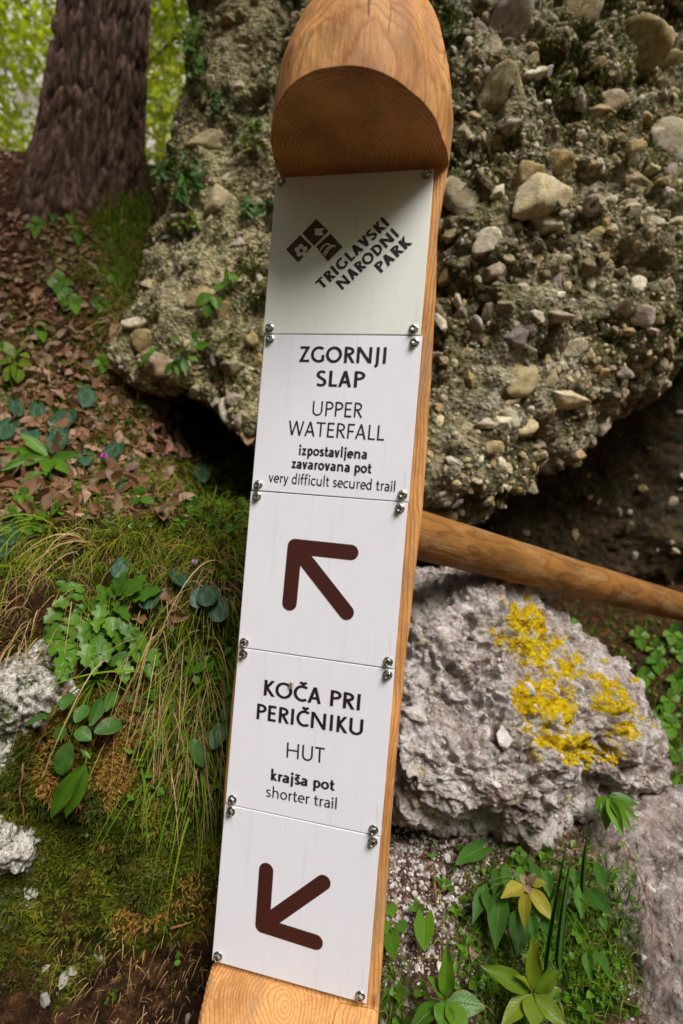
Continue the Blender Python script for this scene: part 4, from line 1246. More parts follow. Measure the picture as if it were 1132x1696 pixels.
def make_tree(name, label, base, height, r0, crown_c, crown_r, nleaf, size, seed, cat='tree', group=None, lean=(0, 0), nlimb=9, trunk=True, limb_from=0.35):
    r = np.random.default_rng(seed)
    e = tag(empty(name, base), label, cat, group)
    base = np.array(base, float)
    crown_c, crown_r = np.array(crown_c, float) - base, np.array(crown_r, float)
    J = Join()
    n = 14
    tz = np.linspace(0, 1, n)
    cl = np.stack([lean[0] * tz + 0.05 * np.sin(tz * 5 + seed), lean[1] * tz + 0.05 * np.cos(tz * 4 + seed), height * tz - 0.15], 1)
    rr = r0 * (1 - 0.75 * tz) * (1 + 0.5 * np.exp(-tz * 25))
    if trunk:
        V, Fc = tube(cl, rr, 12)
        tm_ = mk_mesh('trunk', V, Fc)
        tint_attr(tm_, np.ones(len(V)), 'lichen')
        obj('trunk', tm_, M['bark'], e)
    ends = []
    for i in range(nlimb):
        k = limb_from + (0.95 - limb_from) * (i + r.random()) / nlimb
        p0 = np.array([np.interp(k, tz, cl[:, c]) for c in range(3)])
        d = nrm(r.normal(size=3))
        p2 = crown_c + d * crown_r * r.uniform(0.5, 0.95)
        mid = (p0 + p2) / 2 + np.array([0, 0, 0.12 * np.linalg.norm(p2 - p0)])
        t = np.linspace(0, 1, 8)[:, None]
        pts = (1 - t) ** 2 * p0 + 2 * t * (1 - t) * mid + t * t * p2
        V, Fc = tube(pts, r0 * np.linspace(0.30, 0.05, 8) * (1.1 - k * 0.6), 6)
        J.add(V, Fc)
        ends += [pts[j] for j in range(3, 8)]
    lm_ = J.mesh('limbs')
    tint_attr(lm_, np.ones(len(lm_.vertices)), 'lichen')
    obj('limbs', lm_, M['bark'], e)
    ends = np.array(ends)
    extra = crown_c + nrm(r.normal(size=(len(ends), 3))) * crown_r * r.random((len(ends), 1)) ** 0.4
    cl_c = np.concatenate([ends, extra])
    idx = r.integers(len(cl_c), size=nleaf)
    spread = 0.11 * crown_r.mean()
    P = cl_c[idx] + r.normal(size=(nleaf, 3)) * spread * np.array([1.2, 1.2, 0.7])
    obj('crown', leaf_cloud('crown', P, size, seed + 1), M['leaf_canopy'], e)
    return e

# the thick trunk on the slope: ridged bark, flared foot
tb = at(146, 330, 2.62)
g = drop(tb)
tb[2] = g[0][2] - 0.45
nz, na = 260, 260
zz = np.concatenate([np.linspace(0, 2.5, 210), np.linspace(2.55, 6.8, 50)])
a = np.linspace(0, 2 * math.pi, na, endpoint=False)
A2, Z2 = np.meshgrid(a, zz)
q = np.stack([np.cos(A2), np.sin(A2), Z2 * 0.35], -1).reshape(-1, 3)
Rz = np.interp(zz, [0, 0.45, 0.75, 1.5, 2.7, 6.8], [0.33, 0.252, 0.213, 0.176, 0.158, 0.10])[:, None]
qs = np.stack([np.cos(A2) * 6.2, np.sin(A2) * 6.2, Z2 * 4.6], -1).reshape(-1, 3)
qs = qs + 0.7 * np.stack([fbm(qs * 0.7, 2, s) for s in (101, 102, 103)], 1)
f1, f2 = worley(qs, 111)
ridge = np.clip((f2 - f1) * 2.2, 0, 1).reshape(A2.shape)
lobes = fbm(q * np.array([2.2, 2.2, 0.6]), 2, 113).reshape(A2.shape) * np.interp(zz, [0, 0.9, 2.3], [0.2, 0.06, 0.03])[:, None]
RR = Rz * (1 + lobes) + 0.030 * ridge + 0.006 * fbm(qs * 3, 2, 115).reshape(A2.shape)
lx = np.interp(zz, [0, 2.4, 6.5], [0, 0.02, 0.05])[:, None]
V = np.stack([RR * np.cos(A2) + lx, RR * np.sin(A2), np.broadcast_to(Z2, RR.shape)], -1).reshape(-1, 3)
bigtree = make_tree('thick_tree', 'thick tree with deeply ridged brown bark standing on the leaf-strewn slope', tb, 7.0, 0.16, tb + np.array([-0.3, -0.3, 6.3]), (2.9, 2.9, 1.3), 1500, 0.11, 401, trunk=False, limb_from=0.62, nlimb=12)
tm = mk_mesh('trunk', V, grid_faces(nz, na, True))
tint_attr(tm, ridge.ravel(), 'lichen')
obj('trunk', tm, M['bark'], bigtree)
g1 = 'sunlit trees beyond the crest'
make_tree('leafy_tree', 'bright leafy tree beyond the slope, left of the thick trunk', (-6.2, 7.5, H + 2.1), 10, 0.16, (-5.8, 7.3, H + 6.2), (2.2, 1.8, 2.9), 4200, 0.12, 411, group=g1)
make_tree('leafy_tree', 'bright leafy tree seen between the thick trunk and the boulder', (-3.2, 9.5, H + 2.2), 11, 0.15, (-3.4, 9.2, H + 7.6), (2.0, 1.8, 3.4), 4200, 0.13, 412, group=g1)
make_tree('leafy_tree', 'taller hazy tree farther back beyond the left one', (-9.5, 12.5, H + 2.2), 14, 0.2, (-9.2, 12.5, H + 9), (2.8, 2.4, 4.2), 4000, 0.15, 413, group=g1)
make_tree('leafy_tree', 'far tree filling the gap right of the thick trunk', (-6.0, 14.5, H + 2.2), 15, 0.2, (-5.6, 14.5, H + 10), (2.8, 2.4, 4.6), 4000, 0.16, 414, group=g1)
g2 = 'added unseen trees that block sky and sun'  # unseen trees added to shade the slope and cut frontal sky light
make_tree('unseen_shade_tree', 'added unseen tree left of the viewpoint whose crown shades the slope', (-2.4, -1.2, H - 0.9), 5.6, 0.12, (0.0, -0.35, H + 5.1), (1.35, 1.35, 0.8), 3000, 0.12, 451, group=g2, lean=(0.8, 0.3), limb_from=0.6)
for i_, (tx, ty) in enumerate([(3.4, -3.4), (1.2, -5.0), (-1.6, -4.8), (-4.0, -3.0), (5.0, -0.4)]):
    make_tree('unseen_shade_tree', 'added unseen tree blocking low sky behind the viewpoint, ' + ['right of the path', 'straight behind', 'a little to the left', 'far to the left', 'well to the right'][i_], (tx, ty, H - 1.05), 6.0, 0.13, (tx, ty, H + 1.7), (1.7, 1.5, 2.6), 2600, 0.2, 421 + i_ * 3, group=g2)

# ------------------------------------------------------------------ grass, straw, moss
def blades(name, B, D0, L, W, droop, tint, mat, seed, S=5, parent=None, origin=(0, 0, 0)):
    r = np.random.default_rng(seed)
    n = len(B)
    t = np.linspace(0, 1, S + 1)[None, :, None]
    B, D0 = np.asarray(B)[:, None, :], nrm(np.asarray(D0))[:, None, :]
    L = np.asarray(L)[:, None, None]
    C = B + D0 * L * t + np.array([0, 0, -1.0]) * np.asarray(droop)[:, None, None] * L * t ** 2
    curl = nrm(r.normal(size=(n, 3)))[:, None, :] * 0.12 * L * t ** 2
    C = C + curl
    tang = nrm(np.gradient(C, axis=1))
    side = nrm(np.cross(tang, nrm(CAM - C) + 0.6 * r.normal(size=(n, 1, 3))))
    wd = np.asarray(W)[:, None, None] * (1 - t ** 1.6) * 0.5 + 0.00012
    V = np.stack([C - side * wd, C + side * wd], 2).reshape(n, -1, 3) - np.asarray(origin)
    k = 2 * np.arange(S)
    f = np.stack([k, k + 1, k + 3, k + 2], 1)
    Fc = (f[None] + (np.arange(n) * 2 * (S + 1))[:, None, None]).reshape(-1, 4)
    me = mk_mesh(name, V.reshape(-1, 3), Fc)
    tint_attr(me, np.repeat(np.clip(tint, 0, 1), 2 * (S + 1)))
    return obj(name, me, mat, parent, origin if parent is None and any(origin) else None)

def sample(win, n, seed, which=('ground',), fn=None, ymax=3.0):
    r = np.random.default_rng(seed)
    P, Nn = [], []
    k = 0
    while len(P) < n and k < n * 6:
        k += 1
        x, y = r.uniform(win[0], win[2]), r.uniform(win[1], win[3])
        if fn is not None and r.random() > fn(x, y):
            continue
        h = hit(x, y, which)
        if h is None or h[0][1] > ymax:
            continue
        P.append(h[0])
        Nn.append(h[1])
    return np.array(P), np.array(Nn), r

def bump2(x, y, cx, cy, rx, ry):
    return max(0.0, 1 - ((x - cx) / rx) ** 2 - ((y - cy) / ry) ** 2)
UP = np.array([0, 0, 1.0])
parts = []
# (window, count, density, length range, width, lift, droop, outward)
def grassy(win, n, seed, fn, lr, wr, lift, droop, tr, which=('ground',), out=0.5):
    P, Nn, r = sample(win, n, seed, which, fn)
    n = len(P)
    D0 = nrm(Nn) * out + UP * lift + r.normal(size=(n, 3)) * 0.35
    return (P - nrm(Nn) * 0.004, D0, r.uniform(*lr, n), r.uniform(*wr, n), r.uniform(*droop, n), r.uniform(*tr, n))
def cat(lst):
    return [np.concatenate(q) for q in zip(*lst)]
G1 = cat([
    grassy((0, 760, 440, 960), 3400, 501, lambda x, y: 0.25 + bump2(x, y, 300, 850, 190, 120) + bump2(x, y, 40, 900, 80, 60), (0.035, 0.10), (0.0010, 0.0022), 0.7, (0.5, 1.3), (0.1, 1.0)),
    grassy((-450, 740, 0, 980), 1200, 509, None, (0.04, 0.11), (0.0012, 0.0024), 0.7, (0.5, 1.3), (0.1, 0.9)),
    grassy((200, 900, 420, 1330), 620, 502, lambda x, y: 0.2 + bump2(x, y, 340, 1120, 110, 220), (0.03, 0.09), (0.0010, 0.0022), 0.1, (0.7, 1.3), (0.1, 0.8), out=0.7),
    grassy((150, 230, 275, 600), 2200, 503, lambda x, y: bump2(x, y, 215, 360, 60, 200) + 0.05, (0.06, 0.2), (0.002, 0.004), 0.8, (0.2, 1.1), (0.05, 0.75)),
    grassy((0, 360, 260, 790), 2200, 504, lambda x, y: 0.15 + bump2(x, y, 190, 560, 90, 260) + bump2(x, y, 20, 600, 90, 120), (0.03, 0.09), (0.0012, 0.0022), 1.0, (0.3, 1.0), (0.1, 0.9)),
    grassy((690, 1380, 1060, 1710), 2600, 505, lambda x, y: bump2(x, y, 910, 1570, 190, 200) + 0.04, (0.03, 0.085), (0.0010, 0.0020), 1.0, (0.3, 1.1), (0.0, 0.6), ('ground', 'low')),
    grassy((620, 1560, 720, 1710), 110, 506, lambda x, y: bump2(x, y, 640, 1650, 60, 90), (0.04, 0.10), (0.0012, 0.0024), 0.8, (0.4, 1.2), (0.0, 0.5)),
    grassy((930, 1000, 1140, 1330), 900, 507, lambda x, y: 0.7, (0.04, 0.12), (0.0016, 0.003), 0.8, (0.4, 1.1), (0.0, 0.55)),
    grassy((150, 260, 30, 330), 1, 508, None, (0.05, 0.06), (0.001, 0.002), 1, (0.3, 1), (0, 1)) if False else grassy((60, 330, 200, 470), 260, 508, lambda x, y: 0.6, (0.05, 0.13), (0.002, 0.004), 1.0, (0.3, 0.8), (0.1, 0.8)),
])
tag(blades('grass', *G1, M['grass'], 511), 'thin green grass growing over the bank, the slope and round the plants', 'grass', kind='stuff')
G2 = cat([
    grassy((140, 860, 430, 1010), 420, 521, lambda x, y: 0.25 + bump2(x, y, 320, 930, 130, 80), (0.03, 0.085), (0.0008, 0.0018), 0.15, (0.6, 1.4), (0.0, 1.0), out=0.7),
    grassy((210, 1040, 400, 1320), 260, 522, lambda x, y: bump2(x, y, 310, 1150, 90, 160) + 0.08, (0.03, 0.10), (0.0008, 0.0018), 0.0, (0.8, 1.4), (0.1, 1.0), out=0.6),
    grassy((0, 880, 160, 1080), 160, 523, lambda x, y: 0.6, (0.06, 0.13), (0.001, 0.002), 0.2, (0.6, 1.3), (0.1, 0.9), out=0.7),
    grassy((190, 380, 260, 640), 420, 524, lambda x, y: 0.8, (0.08, 0.2), (0.0015, 0.003), 0.6, (0.6, 1.3), (0.0, 0.8)),
    grassy((0, 420, 300, 860), 1000, 525, lambda x, y: 0.5, (0.02, 0.08), (0.0008, 0.0016), 0.4, (0.4, 1.2), (0.0, 0.8)),
    grassy((690, 1400, 1060, 1700), 220, 526, lambda x, y: 0.5, (0.02, 0.08), (0.0008, 0.0016), 0.6, (0.4, 1.2), (0.0, 0.8)),
])
G2 = cat([tuple(G2), grassy((90, 1540, 345, 1710), 420, 527, lambda x, y: 0.8, (0.008, 0.03), (0.0007, 0.0014), 0.3, (0.2, 1.0), (0.0, 0.7))])
tag(blades('dry_grass', *G2, M['straw'], 531), 'straw coloured dead grass hanging over the edge of the bank', 'dry grass', kind='stuff')

P, Nn, r = sample((-60, 1010, 400, 1640), 13000, 541, ('ground',), lambda x, y: np.clip(1.2 - abs(y - 1330) / 300, 0.05, 1) * (1 - 0.9 * (y > 1540) * (x > 140)) * (1 if math.sin(x * 0.03 + 1) + math.sin(y * 0.024) > -0.9 else 0.25))
n = len(P)
k = 3
B = np.repeat(P, k, 0) + r.normal(size=(n * k, 3)) * 0.0025
D0 = np.repeat(nrm(Nn), k, 0) * 0.9 + r.normal(size=(n * k, 3)) * 0.7
clump = np.clip(0.5 + 0.75 * fbm(P * 26, 3, 545), 0, 1)
ti = np.clip(np.repeat(clump, k) * 0.75 + r.random(n * k) * 0.2, 0, 0.84)
ti = np.where(np.repeat(fbm(P * 12, 3, 547) > 0.26, k), r.uniform(0.82, 1.0, n * k), ti)
tag(blades('moss', B, D0, r.uniform(0.004, 0.010, n * k), r.uniform(0.0016, 0.003, n * k), r.uniform(0.0, 0.4, n * k), ti, M['moss'], 549, 2), 'cushiony green and rusty moss on the face of the bank', 'moss', kind='stuff')
# moss and little leaves on the big boulder
P, Nn, r = sample((720, -20, 1140, 600), 5200, 551, ('cliff',), lambda x, y: bump2(x, y, 980, 110, 110, 150) + 0.05 + bump2(x, y, 880, 250, 60, 40) * 0.6 + bump2(x, y, 1090, 230, 40, 50) + bump2(x, y, 740, 30, 60, 50) + bump2(x, y, 970, 540, 70, 40) * 0.4)
P2, N2, r2 = sample((200, -20, 460, 700), 3200, 552, ('cliff',), lambda x, y: bump2(x, y, 320, 60, 50, 110) + bump2(x, y, 290, 300, 60, 60) + bump2(x, y, 420, 450, 40, 60) + bump2(x, y, 245, 470, 25, 160) * 0.8 + bump2(x, y, 300, 390, 50, 30))
P, Nn = np.concatenate([P, P2]), np.concatenate([Nn, N2])
n = len(P)
tag(blades('rock_moss', P, nrm(Nn) + r.normal(size=(n, 3)) * 0.7, r.uniform(0.006, 0.020, n), r.uniform(0.002, 0.0045, n), r.uniform(0.1, 0.8, n), np.clip(0.35 + 0.5 * fbm(P * 20, 2, 555), 0, 0.82), M['moss'], 559, 2), 'dark moss growing in the hollows of the conglomerate boulder', 'moss', kind='stuff')

# ------------------------------------------------------------------ leaves
def leaf_mesh(name, wf, mat, fold=0.22, droop=0.18, wave=0.02, back=0.0, n=12, teeth=0, td=0.12):
    t = np.linspace(0, 1, n + 1)
    s = np.array([-1, -0.5, 0, 0.5, 1.0])
    w = np.array([wf(q) for q in t])
    w = w / w.max() * 0.5
    tooth = 1 + (td * ((np.arange(n + 1) % 2) * 2 - 1) if teeth else 0)
    V, UV = [], []
    for i, q in enumerate(t):
        for c in s:
            wi = w[i] * (tooth[i] if teeth and abs(c) == 1 else 1)
            x = c * wi
            V.append((x, q - back * abs(c) * (1 - q) ** 3, fold * abs(x) - droop * q * q + wave * math.sin(q * 14 + c * 2) * abs(c)))
            UV.append((0.5 + 0.5 * c, q))
    me = mk_mesh(name, V, grid_faces(n + 1, 5))
    uv_attr(me, UV)
    tint_attr(me, np.zeros(len(V)))
    me.materials.append(M[mat])
    return me
W_ = {
    'lance': lambda t: math.sin(math.pi * min(1, max(0, t)) ** 0.85) ** 1.1 + 0.02,
    'oval': lambda t: math.sin(math.pi * t ** 0.9) ** 0.65 + 0.015,
    'heart': lambda t: math.sin(math.pi * (0.14 + 0.86 * t)) ** 0.8 * (1 - 0.35 * t) + 0.0,
    'round': lambda t: math.sqrt(max(0, 1 - ((t - 0.47) / 0.53) ** 2)) if t > 0 else 0.35,
    '_': lambda t: 1,
    'lobed': lambda t: (math.sin(math.pi * t ** 0.75) ** 0.8) * (1 + 0.28 * math.sin(t * 17)) + 0.02,
    'strap': lambda t: (1 - t ** 3) * min(1, 0.5 + t * 3) + 0.01,
}
_LM = {}
def lmesh(shape, mat, v=0):
    key = (shape, mat, v)
    if key not in _LM:
        rr_ = random.Random(hash(shape) % 97 + v)
        kw = dict(fold=0.12 + 0.14 * (v % 3), droop=0.10 + 0.12 * (v % 2), wave=0.012 + 0.012 * (v % 3))
        if shape == 'heart': kw.update(back=0.35, fold=0.1, droop=0.12)
        if shape == 'round': kw.update(back=0.25, fold=0.06, droop=0.08, wave=0.02)
        if shape == 'lobed': kw.update(n=18, teeth=1, td=0.10, fold=0.2)
        if shape == 'strap': kw.update(fold=0.5, droop=0.05, wave=0.0)
        _LM[key] = leaf_mesh(shape + '_leaf', W_[shape], mat, **kw)
    return _LM[key]

def leaf_matrix(b, t, wd, up_w=0.8, jit=0.25, origin=(0, 0, 0)):
    b, t = np.asarray(b), np.asarray(t)
    y = t - b
    L = np.linalg.norm(y)
    y = y / L
    n = nrm(nrm(CAM - b) * 0.9 + UP * up_w + rng.normal(size=3) * jit)
    n = nrm(n - y * (n @ y))
    x = np.cross(y, n)
    Mx = np.eye(4)
    Mx[:3, 0], Mx[:3, 1], Mx[:3, 2], Mx[:3, 3] = x * wd, y * L, n * (wd * 0.5 + L * 0.5), b - np.asarray(origin)
    return Matrix(Mx.tolist())

LCOUNT = [0]
def plant(name, label, cat_, root, leaves, mat='leaf_fresh', shape='lance', which=('ground',), lift=0.02, group=None, stalk=0.0011, tipout=0.012, sway=0.006, stalks=True):
    """leaves: (base px, py, tip px, py, width px [, shape, material])"""
    h = hit(root[0], root[1], which)
    if h is None:
        print('no root', name, root)
        return None
    p0 = h[0]
    e = tag(empty(name, p0), label, cat_, group)
    J = Join()
    for lf in leaves:
        sh = lf[5] if len(lf) > 5 else shape
        mt = lf[6] if len(lf) > 6 else mat
        hb = hit(lf[0], lf[1], which)
        d0 = p0[1]
        if hb is not None and abs(hb[0][1] - d0) < 0.14:
            d0 = hb[0][1]
        ht = hit(lf[2], lf[3], which)
        d1 = d0 if ht is None or abs(ht[0][1] - d0) > 0.10 else ht[0][1]
        b = at(lf[0], lf[1], d0 - lift - rng.uniform(0, sway))
        t = at(lf[2], lf[3], min(d0, d1) - lift - tipout * rng.uniform(0.2, 1.2))
        o = bpy.data.objects.new('leaf', lmesh(sh, mt, LCOUNT[0] % 4))
        LCOUNT[0] += 1
        COL.objects.link(o)
        o.parent = e
        o.matrix_local = leaf_matrix(b, b + (t - b) * rng.uniform(0.88, 1.1), lf[4] * d0 / F * rng.uniform(0.82, 1.12), origin=p0)
        if stalks:
            mid = (p0 + b) / 2 + (CAM - p0) * 0.012 + UP * 0.25 * np.linalg.norm(b - p0)
            tq = np.linspace(0, 1, 6)[:, None]
            V, Fc = tube((1 - tq) ** 2 * p0 + 2 * tq * (1 - tq) * mid + tq * tq * b - p0, stalk * np.linspace(1.2, 0.7, 6), 5)
            J.add(V, Fc, 0.3)
    if stalks and J.n:
        obj('stem', J.mesh('stem'), M['grass'], e)
    return e

ORD = 'topmost second third fourth fifth sixth seventh eighth ninth tenth eleventh twelfth thirteenth fourteenth fifteenth sixteenth seventeenth eighteenth nineteenth'.split()
def nth(lst, i):
    k = sorted(range(len(lst)), key=lambda j: (lst[j][1], lst[j][0])).index(i)
    return ORD[k] + (' of them' if k == 0 else ' from the top')
def z(sc, ox, oy):
    return lambda x, y: (ox + x / sc, oy + y / sc)
def pts(zf, sc, lst):
    out = []
    for q in lst:
        b, t = zf(q[0], q[1]), zf(q[2], q[3])
        out.append((b[0], b[1], t[0], t[1], q[4] / sc) + tuple(q[5:]))
    return out
def star(c, tips, w, gap=0.06):
    return [(c[0] + (t[0] - c[0]) * gap, c[1] + (t[1] - c[1]) * gap, t[0], t[1], w if len(t) < 3 else t[2]) for t in tips]

# left bank
plant('woodland_plant', 'pale green plant with six pointed leaves spread like a star', 'plant', (84, 790), star((83, 757), [(34, 714), (0, 738), (9, 773), (135, 750), (115, 782), (75, 782)], 21) + [(76, 782, 32, 797, 14)], 'leaf_fresh', 'lance', lift=0.05)
Z8 = z(2.695, 0, 860)
lc = [(600, 290, 120), (650, 330, 110), (460, 330, 90), (540, 285, 100), (450, 425, 95), (545, 405, 90), (505, 310, 70), (300, 300, 85), (345, 340, 70), (270, 370, 90), (415, 375, 80), (355, 400, 70), (240, 425, 90), (320, 465, 95), (375, 480, 80), (435, 465, 70),
      (500, 480, 90), (550, 475, 80), (240, 505, 100), (330, 515, 70), (380, 525, 90), (440, 545, 85), (540, 545, 100), (600, 530, 100), (250, 555, 90), (300, 590, 100), (280, 635, 95), (330, 620, 80), (390, 600, 90), (440, 620, 75), (425, 650, 70), (290, 680, 80), (640, 560, 90), (690, 620, 85), (660, 655, 80), (555, 670, 90), (610, 590, 80), (480, 590, 80), (350, 300, 60), (580, 330, 90)]
ll = []
for (x, y, L) in lc:
    d = nrm(np.array([(x - 470) / 2.0, (y - 420) + 60.0]))
    ll.append((x - d[0] * L * 0.55, y - d[1] * L * 0.55, x + d[0] * L * 0.55, y + d[1] * L * 0.55, L * 0.85))
plant('serrated_plant', 'bushy green plant of many toothed leaflets on the bank beside the post', 'plant', Z8(470, 560), pts(Z8, 2.695, ll), 'leaf_fresh', 'lobed', lift=0.03)
plant('trailing_plant', 'trailing plant with dark bluish oval leaves below the toothed plant', 'plant', Z8(430, 720), pts(Z8, 2.695, [(215, 875, 105, 900, 62), (390, 825, 330, 912, 66), (458, 800, 415, 897, 50), (520, 765, 470, 852, 62), (545, 905, 420, 935, 80), (290, 920, 250, 984, 46), (340, 935, 410, 977, 56), (310, 985, 270, 1152, 76), (322, 772, 280, 832, 52), (590, 600, 470, 645, 56), (585, 785, 570, 810, 30)]), 'leaf_deep', 'oval', lift=0.025)
plant('broad_leaf_plant', 'pair of long glossy leaves hanging over the moss at lower left', 'plant', (150, 1240), [(142, 1262, 84, 1352, 27), (143, 1264, 110, 1356, 30), (150, 1255, 133, 1238, 9)], 'leaf_fresh', 'lance', lift=0.03)
plant('oval_leaf_plant', 'dull green oval leaves close against the left edge of the post', 'plant', (380, 1160), [(392, 1120, 372, 1150, 24), (392, 1165, 368, 1192, 22), (372, 1195, 350, 1240, 28), (318, 1222, 338, 1268, 22), (386, 1070, 372, 1082, 10)], 'leaf_deep', 'oval', lift=0.02)
plant('clover_plant', 'low green three-part leaves in the middle of the bank near the post', 'plant', (330, 1110), [(312, 1120, 312, 1100, 16), (318, 1112, 340, 1098, 16), (322, 1118, 330, 1132, 14), (345, 1110, 352, 1096, 12)], 'leaf_fresh', 'oval', lift=0.02)
def disc(x, y, r_, a=90):
    a = math.radians(a + rng.uniform(-40, 40))
    return (x - r_ * math.cos(a), y - r_ * math.sin(a), x + r_ * math.cos(a), y + r_ * math.sin(a), r_ * 2.0)
cy = 'low cyclamen plants with marbled round leaves'
def cyc(label, root, discs):
    return plant('cyclamen', label, 'plant', root, [disc(*q) for q in discs], 'leaf_cyclamen', 'round', lift=0.025, group=cy)
cyc('six round dark leaves in a cluster at the left edge above the star plant', (60, 720), [(101, 697, 18), (63, 682, 13), (93, 727, 18), (53, 715, 14), (10, 711, 16), (28, 676, 13)])
c1 = cyc('round marbled leaves around the bright pink flower', (172, 790), [(185, 749, 17), (207, 803, 14), (142, 757, 13)])
cyc('lone round dark leaf lying on the brown litter below the boulder', (146, 668), [(144, 657, 15)])
cyc('three round marbled leaves just above the toothed plant', (250, 975), [(198, 941, 14), (247, 990, 16), (298, 956, 14)])
c2 = cyc('three round marbled leaves below the small pale flower', (345, 1030), [(328, 992, 15), (344, 988, 16), (363, 1012, 19)])
cyc('big mottled leaf at the far left edge over the hanging grass', (14, 900), [(13, 887, 17), (4, 912, 12)])
cyc('small round leaf in the grass near the post and the dark hollow', (336, 795), [(335, 784, 13)])
def flower(label, x, y, sz_, mat):
    h = hit(x, y + 25)
    if h is None: return
    d0 = h[0][1] - 0.035
    p = at(x, y, d0)
    root = h[0]
    e = tag(empty('cyclamen_flower', root), label, 'flower', 'small cyclamen flowers')
    for k_ in range(5):
        a = 2 * math.pi * k_ / 5
        tip = p + np.array([math.cos(a) * 0.5, 0.3 * math.sin(a), 0.8]) * sz_
        o = bpy.data.objects.new('petal', lmesh('oval', mat, k_ % 4))
        COL.objects.link(o)
        o.parent = e
        o.matrix_local = leaf_matrix(p, tip, sz_ * 0.75, origin=root)
    tq = np.linspace(0, 1, 7)[:, None]
    V, Fc = tube((1 - tq) * 0 + tq * (p - root) + np.array([0, -0.01, 0.012]) * np.sin(tq * math.pi), 0.0007, 5)
    J = Join(); J.add(V, Fc, 0.3)
    obj('stem', J.mesh('stem'), M['twig'], e)
flower('tiny bright pink flower over the round leaves left of the hollow', 173, 757, 0.013, 'petal_pink')
flower('tiny pale lilac flower above round leaves beside the post', 323, 932, 0.008, 'petal_pale')
def trefoil(label, x, y, r_, mat='leaf_fresh', shape='oval', grp='small three-leaved seedlings', lift=0.03, which=('ground',), n=3, a0=90):
    lv = []
    for k_ in range(n):
        a = math.radians(a0 + 360 / n * k_ + rng.uniform(-12, 12))
        lv.append((x + 2 * math.cos(a), y - 2 * math.sin(a), x + r_ * math.cos(a), y - r_ * math.sin(a), r_ * 0.95))
    return plant('seedling', label, 'plant', (x, y + r_ * 0.8), lv, mat, shape, which, lift, grp)
trefoil('neat three-leaved seedling in the middle of the brown litter', 233, 822, 19)
SL = [(384, 810, 15), (372, 838, 17), (325, 838, 17), (400, 848, 14), (386, 872, 14), (310, 818, 12), (352, 862, 12), (300, 862, 12)]
for i, (x, y, r_) in enumerate(SL):
    trefoil('lobed green seedling in the grass beside the post, ' + nth(SL, i), x, y, r_, 'leaf_fresh', 'lobed', 'lobed seedlings in the grass by the post', n=5)
SL = [(40, 820, 16), (20, 850, 14), (60, 850, 15), (95, 842, 12), (55, 872, 14)]
for i, (x, y, r_) in enumerate(SL):
    trefoil('clover-like seedling at the left edge under the star plant, ' + nth(SL, i), x, y, r_, 'leaf_fresh', 'oval', 'seedlings at the left edge')
plant('yellowish_plant', 'yellow green leafy plant at the left edge of the litter slope', 'plant', (24, 640), [(22, 590, 8, 562, 20), (24, 592, 42, 566, 20), (20, 598, -4, 596, 20), (28, 600, 52, 604, 20), (26, 604, 32, 628, 20), (20, 604, 10, 626, 18), (34, 585, 46, 588, 14), (4, 580, -8, 560, 16)], 'leaf_yellow', 'oval', lift=0.06)
SL = [(100, 465, 18), (112, 490, 16), (70, 545, 13), (192, 460, 14), (125, 500, 14), (165, 500, 12), (170, 600, 13), (85, 340, 16), (115, 350, 14), (60, 372, 14), (130, 385, 14)]
for i, (x, y, r_) in enumerate(SL):
    trefoil('blurred green seedling on the leaf litter slope, ' + nth(SL, i), x, y, r_ * 1.15, 'leaf_fresh', 'oval', 'seedlings scattered over the litter slope', n=4, lift=0.05)
# plants rooted in the conglomerate
plant('rock_plant', 'green plant with five drooping oval leaves rooted in the boulder left of the post', 'plant', (385, 480), [(372, 470, 380, 440, 20), (374, 468, 352, 478, 22), (352, 488, 322, 500, 22), (356, 488, 362, 512, 20), (350, 490, 341, 524, 18), (382, 452, 394, 462, 14)], 'leaf_fresh', 'oval', ('cliff',), 0.03)
plant('rock_plant', 'light green plant with pointed leaflets on the jutting lower left of the boulder', 'plant', (300, 600), [(262, 572, 236, 598, 11), (252, 580, 230, 606, 10), (310, 575, 280, 588, 12), (318, 560, 332, 546, 12), (314, 568, 336, 574, 14), (300, 565, 280, 556, 12), (322, 575, 346, 566, 14), (304, 590, 308, 618, 13), (298, 592, 284, 614, 12), (292, 596, 272, 620, 12), (312, 588, 330, 596, 12), (288, 600, 296, 622, 10)], 'leaf_fresh', 'lance', ('cliff',), 0.04)
def sprig(label, cx_, cy_, rx, ry, n, L, mat, which, seed, name='rock_plant'):
    r_ = np.random.default_rng(seed)
    lv = []
    for k_ in range(n):
        a = r_.uniform(0, 6.28)
        q = math.sqrt(r_.random())
        x, y = cx_ + rx * q * math.cos(a), cy_ + ry * q * math.sin(a)
        a2 = r_.uniform(0, 6.28)
        lv.append((x, y, x + L * math.cos(a2), y + L * 0.7 * math.sin(a2) + L * 0.3, L * 0.6))
    return plant(name, label, 'plant', (cx_, cy_ + ry * 0.3), lv, mat, 'oval', which, 0.03)
sprig('cushion of tiny dark green leaves on the left flank of the boulder', 300, 285, 42, 40, 46, 14, 'leaf_deep', ('cliff',), 601)
sprig('dark glossy leaf clump on the boulder beside the top plate', 424, 340, 24, 16, 16, 17, 'leaf_deep', ('cliff',), 602)
sprig('wispy yellow green twig plant on the boulder beside the carved notch', 420, 215, 24, 34, 22, 13, 'leaf_yellow', ('cliff',), 603)
sprig('small green tuft high on the boulder left of the post top', 352, 160, 16, 14, 9, 13, 'leaf_deep', ('cliff',), 604)
sprig('mossy green tuft on the top left rim of the boulder', 318, 70, 24, 60, 34, 13, 'leaf_fresh', ('cliff',), 605)
sprig('small yellowish tuft on the boulder below the dark leaf cushion', 306, 362, 24, 14, 14, 12, 'leaf_yellow', ('cliff',), 606)
